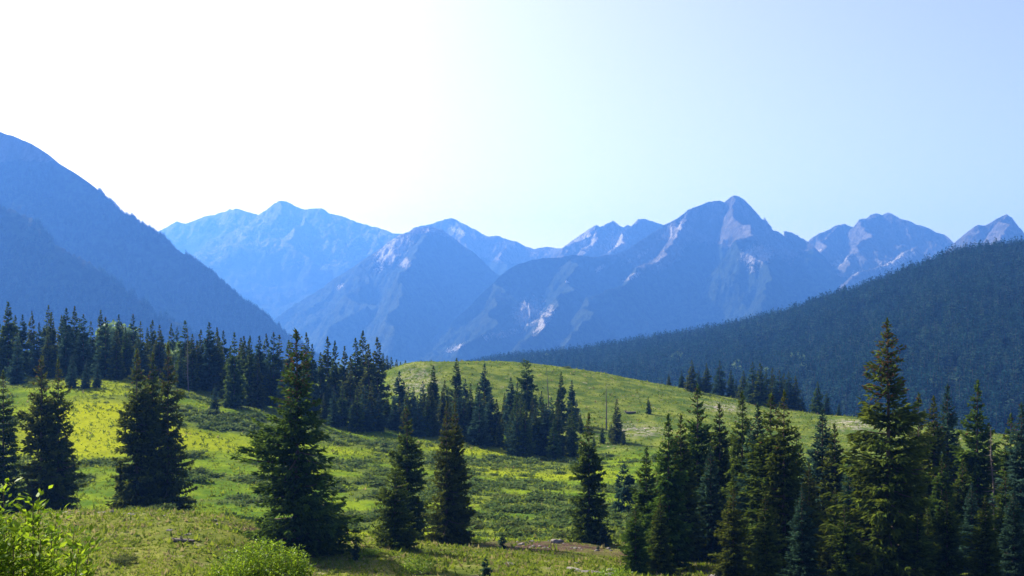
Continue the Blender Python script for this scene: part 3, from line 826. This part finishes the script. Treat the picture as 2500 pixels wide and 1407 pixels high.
for px, top, Y, lab in ((1470, 1035, 246, 'spruce nearest the leafless pole at the end of the belt below the knoll'),
                        (1506, 974, 246, 'tallest spruce of the trio past the end of the belt, beside the leafless pole'),
                        (1522, 1050, 243, 'short spruce leaning on the tallest of the trio past the belt'),
                        (1583, 968, 285, 'lone small spruce on the open grassy slope of the knoll'),
                        (1418, 1010, 258, 'small dark spruce in shade near the leafless pole'),
                        (1450, 1062, 243, 'low spruce filling the gap between the belt and the trio past its end'),
                        (1492, 1030, 251, 'slender spruce tucked behind the trio past the end of the belt')):
    plant_spruce(mid_t[2], px, top, Y, lab, None, wide=1.05)
crestT = [(1633, 912, 345), (1664, 905, 340), (1689, 880, 326), (1706, 905, 335), (1725, 886, 335), (1757, 880, 330), (1785, 903, 330), (1797, 925, 326), (1815, 905, 322), (1837, 884, 316), (1856, 886, 314), (1870, 900, 318), (1886, 898, 320), (1903, 905, 318), (1914, 912, 322), (1926, 908, 316), (1942, 918, 316), (1958, 965, 318), (1996, 932, 306), (2018, 955, 308), (2048, 985, 305)]
for i, (px, top, Y) in enumerate(crestT):
    plant_spruce(mid_t[(i * 3 + 2) % 6], px, top, Y, 'spruce standing in the line along the far shoulder of the knoll', 'spruces on the knoll shoulder', wide=float(rng.uniform(1.05, 1.35)))
for px, top, Y in ((955, 872, 420), (968, 878, 430), (978, 884, 440), (990, 880, 430), (1030, 882, 440), (945, 868, 410), (935, 862, 405)):
    plant_spruce(mid_t[1], px, top, Y, 'small distant spruce just behind the upper corner of the knoll', 'spruces behind the knoll corner', wide=1.2)

# dead trees
def snag_mesh(seed, n=26, rad=0.016, blen=0.10):
    r = np.random.default_rng(seed)
    z = np.r_[-0.02, np.linspace(0, 1, 10)]
    w = np.cumsum(r.normal(0, 0.004, (11, 2)), 0)
    tr = tube(np.stack([w[:, 0], w[:, 1], z], 1), rad * (1 - 0.85 * np.clip(z, 0, 1)), 6)
    parts = []
    for i in range(n):
        t = r.uniform(0.15, 0.97); a = r.random() * 6.28; L = blen * (1.1 - t) * r.uniform(0.4, 1.1)
        s = np.linspace(0, 1, 4)
        pth = np.stack([np.interp(t, z, w[:, 0]) + np.cos(a) * L * s, np.interp(t, z, w[:, 1]) + np.sin(a) * L * s, t - 0.35 * L * s + 0.25 * L * s ** 2], 1)
        parts.append(tube(pth, rad * 0.3 * (1 - 0.8 * s), 3))
    return np_mesh('snag_trunk', *tr, M['dead'], smooth=True), np_mesh('snag_branches', *join(parts), M['dead'], smooth=True)


def snag(px, top, Y, label, seed, n=26, rad=0.016, blen=0.1, lean=0.0):
    tr, br = snag_mesh(seed, n, rad, blen)
    x = (px - 1250) / F * Y; zb = gz(x, Y); H = (PH - top) / F * Y - zb
    e = bpy.data.objects.new('dead_tree', None); COL.objects.link(e)
    e.location = (x, Y, zb); e.scale = (H, H, H); e.rotation_euler = (0, lean, 0)
    tag(e, label, 'dead tree')
    obj('trunk', tr, e); obj('branches', br, e)

snag(1480, 928, 262, 'bare grey dead pole standing upright on the side of the knoll', 1, 14, 0.017, 0.05)
snag(1341, 900, 275, 'bare dead pole leaning slightly beside the spruce belt', 2, 10, 0.016, 0.05, -0.07)
snag(459, 800, 250, 'dead grey spruce with thin bare twigs in front of the long row', 3, 60, 0.010, 0.10)
snag(2431, 1045, 112, 'bare brown dead spruce with short broken branches inside the dense stand', 4, 90, 0.009, 0.13)

# ------------------------------------------------------------------ forest on the hill: the nearest trees singly, the rest as one mass
def far_tree(seed, R, mt):
    V, Fq, at, bo = spruce_geo(seed, R=R, power=0.7, ragged=0.35, whorl=11, nb=70, ns=230, sl=0.15, sw=0.07, cross=False, hmin=0.05)
    Vt, Ft = tube([(0, 0, -0.06), (0, 0, 0.3), (0, 0, 0.85)], [0.014, 0.011, 0.003], 4)
    n0 = len(Fq)
    for kx in at: at[kx] = np.r_[at[kx], np.zeros(len(Vt))]
    Fa = np.concatenate([Fq, Ft + len(V)])
    return np_mesh('far_spruce', np.concatenate([V, Vt]), Fa, [M[mt], M['bark']], at, mat_idx=np.r_[np.zeros(n0), np.ones(len(Ft))])

far_me = [far_tree(60 + i, R, mt) for i, (R, mt) in enumerate([(0.15, 'needle_far'), (0.17, 'needle_far'), (0.14, 'needle_far'), (0.16, 'needle_blue')])]
sp = 6.0
gx, gy = np.meshgrid(np.arange(-560, 1150, sp), np.arange(600, 2050, sp))
gx = (gx + rng.uniform(-0.45, 0.45, gx.shape) * sp).ravel(); gy = (gy + rng.uniform(-0.45, 0.45, gy.shape) * sp).ravel()
hz, hpx, hyc = hill_z(gx, gy)
keep = (hpx > 1000) & (hpx < 2850) & (gy < hyc + 60)
hpy = PH - hz / gy * F
kl = np.interp(hpx, [1000, 1300, 1500, 1650, 1750, 1850, 1950, 2100, 2500, 2900], [885, 893, 915, 945, 965, 990, 1000, 1022, 1075, 1100])
keep &= hpy < kl + 45                                   # nothing of the hill shows lower down
keep &= fbm(gx / 40, gy / 40, 3, 81) > -0.52
gx, gy, hz, hpx, hpy = gx[keep], gy[keep], hz[keep], hpx[keep], hpy[keep]
hgt = rng.uniform(10, 20, len(gx)) * (1 + 0.15 * fbm(gx / 90, gy / 90, 2, 91))
kl = np.interp(hpx, [1000, 1300, 1500, 1650, 1750, 1850, 1950, 2100, 2500, 2900], [885, 893, 915, 945, 965, 990, 1000, 1022, 1075, 1100])
seen = (hpy - hgt / gy * F * 0.7 < kl) & (hpx > 1640) & (hpx < 2500)
near_idx = np.where(seen)[0][np.argsort(gy[seen])[:34]]
mask_rest = np.ones(len(gx), bool); mask_rest[near_idx] = False
FOREST = []
for j, i in enumerate(near_idx):
    o = obj('spruce_tree', far_me[j % 4], None, (gx[i], gy[i], hz[i] - 0.2), (0, 0, float(rng.random() * 6.28)), (hgt[i] * 1.1, hgt[i] * 1.1, hgt[i]))
    tag(o, 'one of the lowest spruces of the hill forest, just beyond the knoll shoulder', 'tree', 'lowest spruces of the hill forest')
    FOREST.append(o)


def scatter(name, label, pts, scl, rotz, idx, templates, wide=1.1):
    """one object of many trees: geometry-node instances on its vertices"""
    me = bpy.data.meshes.new(name)
    me.vertices.add(len(pts)); me.vertices.foreach_set('co', np.asarray(pts, np.float32).ravel())
    a = me.attributes.new('scl', 'FLOAT_VECTOR', 'POINT'); a.data.foreach_set('vector', np.stack([scl * wide, scl * wide, scl], 1).astype(np.float32).ravel())
    a = me.attributes.new('rot', 'FLOAT_VECTOR', 'POINT'); a.data.foreach_set('vector', np.stack([0 * rotz, 0 * rotz, rotz], 1).astype(np.float32).ravel())
    a = me.attributes.new('idx', 'INT', 'POINT'); a.data.foreach_set('value', np.asarray(idx, np.int32))
    o = obj(name, me)
    g = bpy.data.node_groups.new(name + '_nodes', 'GeometryNodeTree')
    g.interface.new_socket('Geometry', in_out='INPUT', socket_type='NodeSocketGeometry')
    g.interface.new_socket('Geometry', in_out='OUTPUT', socket_type='NodeSocketGeometry')
    N = g.nodes; Lk = g.links
    gi = N.new('NodeGroupInput'); go = N.new('NodeGroupOutput')
    jn = N.new('GeometryNodeJoinGeometry')
    for t in reversed(templates):
        oi = N.new('GeometryNodeObjectInfo'); oi.transform_space = 'ORIGINAL'
        oi.inputs['Object'].default_value = t
        oi.inputs['As Instance'].default_value = True
        Lk.new(oi.outputs['Geometry'], jn.inputs[0])
    ip = N.new('GeometryNodeInstanceOnPoints')
    ip.inputs['Pick Instance'].default_value = True
    Lk.new(gi.outputs[0], ip.inputs['Points']); Lk.new(jn.outputs[0], ip.inputs['Instance'])
    for nm, tp, sk in (('idx', 'INT', 'Instance Index'), ('rot', 'FLOAT_VECTOR', 'Rotation'), ('scl', 'FLOAT_VECTOR', 'Scale')):
        na = N.new('GeometryNodeInputNamedAttribute'); na.data_type = tp
        na.inputs['Name'].default_value = nm
        Lk.new(na.outputs[0], ip.inputs[sk])
    Lk.new(ip.outputs[0], go.inputs[0])
    md = o.modifiers.new('scatter', 'NODES'); md.node_group = g
    return tag(o, label, None, None, 'stuff')


r_ = mask_rest
scatter('hillside_forest', 'dense dark spruce forest covering the long hillside', np.stack([gx[r_], gy[r_], hz[r_] - 0.2], 1), hgt[r_], rng.random(r_.sum()) * 6.28, rng.integers(0, 4, r_.sum()), FOREST[:4])

# forest on the steep mountain: along its crest, its spur and over the faces
nl = 15000
lpx = rng.uniform(-80, 860, nl * 2); loff = -rng.random(nl * 2) ** 1.6 * 1250 + 30
lyc = np.interp(lpx, [q[0] for q in left_crest], [q[2] for q in left_crest])
ly = lyc + loff; lx = (lpx - 1250) / F * ly
lz, ld = ridge_height(lx, ly, LEFT_R, 36, 300, 101)
tl = np.interp(lpx, [-400, 0, 130, 200, 300, 900], [330, 392, 400, 440, 300, 200])
ok = (lz > -150) & (lz < (PH - tl) / F * ly - 12) & (fbm(lx / 120, ly / 120, 3, 17) > -0.35)
ok &= ~((lpx > 130) & (lpx < 240) & (ld < 60))
lx, ly, lz = lx[ok], ly[ok], lz[ok]
scatter('mountain_forest', 'hazy blue forest on the steep mountainside', np.stack([lx, ly, lz - 0.5], 1), rng.uniform(12, 22, len(lx)), rng.random(len(lx)) * 6.28, rng.integers(0, 4, len(lx)), FOREST[:4], 1.3)

# ------------------------------------------------------------------ aspens
def leafy_crown(seed, n, R, H, leaf, mat, flat=1.0, lobes=9, name='leaf_crown'):
    r = np.random.default_rng(seed)
    c = r.normal(0, 1, (lobes, 3)); c /= np.linalg.norm(c, axis=1)[:, None]
    c *= r.uniform(0.25, 0.75, lobes)[:, None]
    li = r.integers(0, lobes, n)
    d = r.normal(0, 1, (n, 3)); d /= np.linalg.norm(d, axis=1)[:, None]
    P = (c[li] + d * (r.uniform(0.55, 1.0, n) * 0.48)[:, None])
    P[:, 2] = np.maximum(P[:, 2], -0.9)
    P = P * np.array([R, R, H * 0.5]) + np.array([0, 0, H * 0.5 * flat])
    D = r.normal(0, 1, (n, 3)); D /= np.linalg.norm(D, axis=1)[:, None]
    V, Fq = sprays(P, D, leaf * r.uniform(0.7, 1.3, n), leaf * r.uniform(0.45, 0.8, n), r, False)
    sh = np.repeat(0.5 * r.random(lobes)[li] + 0.5 * r.random(n), 4)
    return np_mesh(name, V, Fq, mat, dict(shade=sh))

aspen_crown = [leafy_crown(70 + i, 900, 0.34, 0.8, 0.07, M['aspen']) for i in range(2)]
for m_ in aspen_crown:
    co = np.empty(len(m_.vertices) * 3, np.float32); m_.vertices.foreach_get('co', co); co = co.reshape(-1, 3); co[:, 2] += 0.2; m_.vertices.foreach_set('co', co.ravel()); m_.update()
Va, Fa = tube([(0, 0, -0.03), (0, 0, 0.3), (0.01, 0, 0.7)], [0.018, 0.014, 0.005], 6)
k = Mat('aspen_bark'); M['abark'] = k.surf((0.55, 0.52, 0.44), 0.8)
aspen_trunk = np_mesh('aspen_trunk', Va, Fa, M['abark'], smooth=True)
def aspen(x, Y, z, H, label, group, i):
    e = bpy.data.objects.new('aspen_tree', None); COL.objects.link(e)
    e.location = (x, Y, z); e.scale = (H, H, H); e.rotation_euler = (0, 0, i * 1.7)
    tag(e, label, 'tree', group)
    obj('trunk', aspen_trunk, e); obj('crown', aspen_crown[i % 2], e)
for i, (px, top, Y) in enumerate([(262, 783, 380), (283, 786, 375), (318, 793, 380), (412, 832, 300), (425, 850, 296)]):
    x = (px - 1250) / F * Y; z = gz(x, Y)
    aspen(x, Y, z, (PH - top) / F * Y - z, 'bright green aspen showing between the spruces of the long row', 'aspens among the row', i)
for i, (px, py) in enumerate([(1640, 880), (1655, 874), (1668, 878), (1790, 905), (1803, 910), (1935, 880), (1948, 876), (1958, 884), (1800, 895), (1960, 905), (1872, 915), (1300, 865), (1335, 858)]):
    yy = np.linspace(620, 1750, 400); zz, _, _ = hill_z((px - 1250) / F * yy, yy)
    j = int(np.argmin(np.abs(PH - (zz + 6) / yy * F - py))); Y = yy[j]
    aspen((px - 1250) / F * Y, Y, zz[j], 13.5, 'pale green aspen crown among the dark spruces of the hill forest', 'aspens in the hill forest', i)

# ------------------------------------------------------------------ willows on the meadow
sh_me = [leafy_crown(80 + i, 420, 1.0, 0.9, 0.20, M['willow'], 0.75, 8) for i in range(4)]
n = 9500
wx = rng.uniform(-0.55, 0.55, n); wY = 100 + 170 * rng.random(n) ** 0.8
wX = wx * wY
wpx, wt, wk, wl, wsr = meadow_masks(wX, wY)
lineY = np.interp(wpx, [0, 450, 600, 800, 1000, 1400, 1600, 2500], [238, 245, 232, 236, 236, 232, 230, 200])
okw = (wsr > rng.uniform(0.15, 0.9, n)) & (wk < 0.3) & (wt < 0.2) & (wY < lineY)
wX, wY, wsr = wX[okw], wY[okw], wsr[okw]
wZ = ground_z(wX, wY)
wS = rng.uniform(0.45, 1.15, len(wX)) * (0.7 + 0.6 * wsr)
explicit = [(1245, 1240, 133, 2.2), (860, 1222, 140, 1.9), (470, 1150, 165, 2.6), (470, 1085, 187, 2.3), (1315, 1205, 150, 1.9), (1230, 1195, 160, 2.0), (445, 1003, 224, 1.2), (435, 1020, 218, 1.1), (490, 1130, 172, 2.0), (900, 1160, 172, 1.8), (1290, 1145, 196, 1.6), (520, 1000, 226, 2.0), (545, 1005, 224, 1.6), (1530, 1192, 150, 1.6), (1130, 1130, 205, 1.5)]
seenpx = 1250 + wX / wY * F
order = np.argsort(-(wS / wY) * ((seenpx > 0) & (seenpx < 2500)))
n_ind = 80
for j, i in enumerate(order[:n_ind]):
    s = wS[i]
    o = obj('willow_shrub', sh_me[j % 4], None, (wX[i], wY[i], wZ[i] - 0.15), (0, 0, float(rng.random() * 6.28)), (s * 1.3, s * 1.3, s * 0.9))
    tag(o, 'low grey green willow shrub growing in the wet yellow green meadow', 'shrub', 'willow shrubs in the meadow')
for j, (px, py, Y, s) in enumerate(explicit):
    x = (px - 1250) / F * Y
    o = obj('willow_shrub', sh_me[j % 4], None, (x, Y, gz(x, Y) - 0.1), (0, 0, j * 1.3), (s * 1.15, s, s * 0.62))
    tag(o, 'large rounded willow shrub standing above the others in the wet meadow', 'shrub', 'large willow shrubs in the meadow')
rest = order[n_ind:]
sm = [sh_me[0], sh_me[1]]
base_v = []
for q in range(3):
    r = np.random.default_rng(90 + q)
    nn = 70
    d = r.normal(0, 1, (nn, 3)); d /= np.linalg.norm(d, axis=1)[:, None]; d[:, 2] = np.abs(d[:, 2])
    P = d * r.uniform(0.6, 1, (nn, 1)) * np.array([1, 1, 0.6])
    D = r.normal(0, 1, (nn, 3)); D /= np.linalg.norm(D, axis=1)[:, None]
    V, _ = sprays(P, D, 0.42 * r.uniform(0.7, 1.3, nn), 0.26 * r.uniform(0.7, 1.3, nn), r, False)
    base_v.append((V, np.repeat(r.random(nn), 4)))
Vs, Sh = [], []
for i in rest:
    V, s4 = base_v[i % 3]
    a = rng.random() * 6.28; ca, sa = math.cos(a), math.sin(a); s = wS[i]
    Vr = np.stack([(V[:, 0] * ca - V[:, 1] * sa) * s * 1.2, (V[:, 0] * sa + V[:, 1] * ca) * s * 1.2, V[:, 2] * s * 0.9], 1) + np.array([wX[i], wY[i], wZ[i] - 0.1])
    Vs.append(Vr); Sh.append(np.clip(s4 + rng.normal(0, 0.15), 0, 1))
Vs = np.concatenate(Vs); Sh = np.concatenate(Sh)
tag(obj('willow_thicket', np_mesh('willow_thicket', Vs, np.arange(len(Vs)).reshape(-1, 4), M['willow'], dict(shade=Sh))), 'low carpet of small grey green willows across the wet meadow', None, None, 'stuff')

# ------------------------------------------------------------------ grass tufts
def tufts(n, Ya, Yb, size, seed, pw=1.0, um=0.5):
    r = np.random.default_rng(seed)
    Y = Ya + (Yb - Ya) * r.random(n) ** pw; X = r.uniform(-um, um, n) * Y
    z = ground_z(X, Y)
    px, t, kn, lu, shm = meadow_masks(X, Y)
    clus = fbm(X / 3.5, Y / 3.5, 3, seed)
    kp = clus > r.uniform(-0.6, 0.5, n)
    kp &= ~((np.abs(px - 1350) < 200) & (np.abs(Y - 105) < 6) & (r.random(n) < 0.85))
    X, Y, z, t, lu, clus, kn = X[kp], Y[kp], z[kp], t[kp], lu[kp], clus[kp], kn[kp]
    n = len(X); B = 3
    P = np.repeat(np.stack([X, Y, z - 0.03], 1), B, 0)
    P[:, :2] += r.normal(0, size * 0.35, (n * B, 2))
    D = r.normal(0, 0.55, (n * B, 3)); D[:, 2] = 1; D /= np.linalg.norm(D, axis=1)[:, None]
    L = size * r.uniform(0.5, 1.4, n * B); a = r.random(n * B) * 6.28
    W = np.stack([np.cos(a), np.sin(a), 0 * a], 1) * (size * r.uniform(0.25, 0.5, n * B))[:, None]
    V = np.stack([P - W, P + W, P + D * L[:, None]], 1).reshape(-1, 3)
    sh = np.repeat(np.clip(0.45 + clus * 0.6, 0, 1).repeat(B) * 0.6 + 0.4 * r.random(n * B), 3)
    dry = np.repeat(((r.random(n) < 0.03 + 0.16 * t + 0.05 * kn) * 0.8).repeat(B), 3)
    return V, sh, dry
parts = [tufts(60000, 66, 112, 0.19, 1, 1.0), tufts(60000, 108, 345, 0.30, 2, 0.7)]
parts.append(tufts(9000, 66, 114, 0.40, 3, 1.0)); parts.append(tufts(14000, 105, 345, 0.60, 4, 0.8))
V = np.concatenate([p[0] for p in parts]); sh = np.concatenate([p[1] for p in parts]); dr = np.concatenate([p[2] for p in parts])
tag(obj('grass', np_mesh('grass', V, np.arange(len(V)).reshape(-1, 3), M['tuft'], dict(shade=sh, dry=dr))), 'tufts of short mountain grass over the mound, meadow and knoll', None, None, 'stuff')

# ------------------------------------------------------------------ leafy bushes by the road
def bush(name, x, Y, zb, H, R, nstem, leaf, per, label, seed, spread=0.5, mat='bright'):
    r = np.random.default_rng(seed)
    stems = []; P = []; D = []
    for i in range(nstem):
        a = r.random() * 6.28; o = r.random() ** 0.5 * R
        h = H * r.uniform(0.5, 1.0) * (1 - 0.25 * (o / R) ** 2)
        s = np.linspace(0, 1, 6)
        b = np.array([math.cos(a) * o * 0.35, math.sin(a) * o * 0.35, 0]); tpt = np.array([math.cos(a) * o, math.sin(a) * o, h])
        pth = b + (tpt - b) * s[:, None] + np.array([math.cos(a), math.sin(a), 0]) * (0.12 * R * np.sin(s * math.pi))[:, None]
        stems.append(tube(pth, 0.0035 * H * (1 - 0.8 * s) + 0.0008, 4))
        u = 0.25 + 0.75 * r.random(per) ** 0.8
        q = np.stack([np.interp(u, s, pth[:, c]) for c in range(3)], 1)
        aa = r.random(per) * 6.28
        dd = np.stack([np.cos(aa), np.sin(aa), r.uniform(0.1, 1.1, per)], 1); dd /= np.linalg.norm(dd, axis=1)[:, None]
        # short twigs carry the leaves away from the stem
        q = q + dd * (r.random(per) * leaf * 1.5)[:, None]
        P.append(q); D.append(dd)
    P = np.concatenate(P); D = np.concatenate(D); n = len(P)
    V, Fq = sprays(P, D, leaf * r.uniform(0.6, 1.2, n), leaf * 0.40 * r.uniform(0.8, 1.2, n), r, False)
    e = bpy.data.objects.new(name, None); COL.objects.link(e); e.location = (x, Y, zb)
    tag(e, label, 'bush')
    obj('stems', np_mesh('stems', *join(stems), M['bark'], smooth=True), e)
    obj('leaves', np_mesh('leaves', V, Fq, M[mat], dict(shade=np.repeat(r.random(n), 4))), e)
    return e

bush('leafy_bush', -2.70, 5.6, gz(-2.70, 5.6), -0.69 - gz(-2.70, 5.6), 0.53, 170, 0.050, 170, 'bright green leafy bush with long leaves close beside the road', 5)
x = (640 - 1250) / F * 27
bush('leafy_bush', x, 27, gz(x, 27), (PH - 1322) / F * 27 - gz(x, 27) + 0.1, 1.25, 340, 0.08, 130, 'bright green rounded bush below the broad dark spruce', 6)
for j, (px, top, Y, R_, lab) in enumerate([(1030, 1352, 78, 1.4, 'small bright green shrub at the foot of the bushy olive spruce'), (900, 1345, 88, 1.0, 'low green shrub between sapling and bushy olive spruce'), (1170, 1318, 108, 1.2, 'little green shrub beside the dark full skirted spruce'),
                                            (1500, 1385, 76, 1.5, 'low bright shrub under the dirt bank by the dense stand'), (300, 1372, 76, 1.0, 'low dark green shrub on the mound below the fallen log')]):
    x = (px - 1250) / F * Y; zb = gz(x, Y)
    bush('leafy_bush', x, Y, zb, max((PH - top) / F * Y - zb, 0.5), R_, 40, 0.16, 30, lab, 20 + j, mat='bright' if j != 4 else 'willow')

# ------------------------------------------------------------------ rocks, logs, stump
def rock_mesh(seed, flat=0.6):
    bm = bmesh.new()
    bmesh.ops.create_icosphere(bm, subdivisions=3, radius=1)
    r = np.random.default_rng(seed); o = r.random(3) * 50
    ax = r.normal(0, 1, (7, 3)); ax /= np.linalg.norm(ax, axis=1)[:, None]; cut = r.uniform(0.55, 0.9, 7)
    for vv in bm.verts:
        c = np.array(vv.co)
        for a_, ct in zip(ax, cut):
            dd = c @ a_
            if dd > ct: c = c - a_ * (dd - ct)
        nz = float(fbm(np.array([c[0] * 2 + o[0] + c[2]]), np.array([c[1] * 2 + o[1] - c[2]]), 3, seed)[0])
        vv.co = c * (1 + 0.12 * nz)
        vv.co.z *= flat
    me = bpy.data.meshes.new('rock'); bm.to_mesh(me); bm.free(); me.materials.append(M['rock'])
    return me

RM = [rock_mesh(i, f) for i, f in enumerate((0.6, 0.75, 0.45))]
rocks = [(1356, 1312, 108, 0.55, 'largest grey boulder on top of the dirt bank'), (1368, 1310, 109, 0.4, 'second grey boulder touching the largest on the dirt bank'),
         (1297, 1322, 110, 0.35, 'grey rock at the grassy end of the dirt bank'), (1745, 1393, 84, 0.6, 'grey boulder under the twin dark spruces'),
         (1733, 1401, 83, 0.4, 'smaller grey boulder leaning on the one under the twin dark spruces'), (1243, 1376, 84, 0.4, 'pale upright rock on the grass below the dirt bank')]
for j, (px, py, Y, s, lab) in enumerate(rocks):
    x = (px - 1250) / F * Y
    tag(obj('boulder', RM[j % 3], None, (x, Y, gz(x, Y) + s * 0.15), (0.1 * j, 0.2, j * 1.1), (s, s * 0.8, s)), lab, 'rock')
for j in range(40):
    if j < 26: px = rng.uniform(1200, 1520); Y = rng.uniform(102, 112)
    elif j < 32: px = rng.uniform(1350, 1520); Y = rng.uniform(80, 90)
    else: px = rng.uniform(200, 600); Y = rng.uniform(84, 102)
    s = rng.uniform(0.10, 0.26); x = (px - 1250) / F * Y
    tag(obj('stone', RM[j % 3], None, (x, Y, gz(x, Y) + s * 0.1), (0, 0, float(j)), (s * 1.2, s, s)),
        'small loose stone on the bare dirt bank and mound', 'rock', 'loose stones')
# pale flat slabs under the bank
for j, (px, Y) in enumerate([(1440, 82), (1400, 84), (1480, 81)]):
    x = (px - 1250) / F * Y
    tag(obj('flat_stone', RM[2], None, (x, Y, gz(x, Y) + 0.05), (0, 0.05, j * 2.0), (0.9, 0.45, 0.2)), 'long flat stone slab in the shade below the dirt bank', 'rock', 'flat stone slabs')


def log(name, px, Y, L, rad, rz, label, seed, roots=False):
    r = np.random.default_rng(seed)
    x = (px - 1250) / F * Y
    s = np.linspace(-0.5, 0.5, 8)
    parts_t = tube(np.stack([s * L, 0.04 * L * np.sin(s * 4), rad * 0.7 + 0.02 * L * s], 1), rad * (1 - 0.4 * (s + 0.5)), 8)
    e = bpy.data.objects.new(name, None); COL.objects.link(e); e.location = (x, Y, gz(x, Y)); e.rotation_euler = (0, 0, rz)
    tag(e, label, 'log')
    obj('trunk', np_mesh('log_trunk', *parts_t, M['dead'], smooth=True), e)
    br = []
    for i in range(12 if roots else 7):
        a = r.random() * 6.28; b0 = np.array([(-0.5 if roots else r.uniform(-0.4, 0.45)) * L, 0, rad * 0.7])
        d = np.array([-0.5 if roots else r.normal(0, 0.3), math.cos(a), abs(math.sin(a)) * 0.9])
        tt = np.linspace(0, 1, 4)
        br.append(tube(b0 + d * (tt * L * r.uniform(0.15, 0.32))[:, None] + np.array([0, 0, 0.05 * L]) * np.sin(tt * 3)[:, None], rad * 0.35 * (1 - 0.75 * tt), 4))
    obj('roots' if roots else 'branches', np_mesh('log_limbs', *join(br), M['dead'], smooth=True), e)

log('fallen_log', 447, 84, 1.9, 0.17, -0.35, 'dark weathered fallen log with broken limbs on the grassy mound', 1)
log('fallen_log', 1541, 285, 3.0, 0.35, 0.5, 'uprooted dead trunk with its root plate on the side of the knoll', 2, True)
log('fallen_log', 1240, 84, 1.1, 0.12, 1.0, 'short grey broken log on the grass below the dirt bank', 3)
# small round bush on the knoll crest
x = (1383 - 1250) / F * 342
o = obj('willow_shrub', sh_me[1], None, (x, 342, gz(x, 342) - 0.1), (0, 0, 0), (1.5, 1.3, 1.0)); tag(o, 'small round green shrub alone on the skyline of the knoll', 'shrub')

# ------------------------------------------------------------------ haze
bm = bmesh.new(); bmesh.ops.create_cube(bm, size=1)
hm = bpy.data.meshes.new('haze'); bm.to_mesh(hm); bm.free()
k = Mat('haze_air')
pv = k.n('ShaderNodeVolumePrincipled')
pv.inputs['Color'].default_value = (*HAZE_COLOR, 1)
pv.inputs['Density'].default_value = HAZE_DENSITY
pv.inputs['Anisotropy'].default_value = HAZE_G
pv.inputs['Absorption Color'].default_value = (0.25, 0.25, 0.25, 1)
k.l(pv.outputs[0], k.out.inputs['Volume'])
hm.materials.append(k.m)
o = obj('haze', hm, None, (0, 5050, 488), (0, 0, 0), (30000, 11700, 1340))
tag(o, 'thin blue mountain haze filling the valley air', None, None, 'stuff')
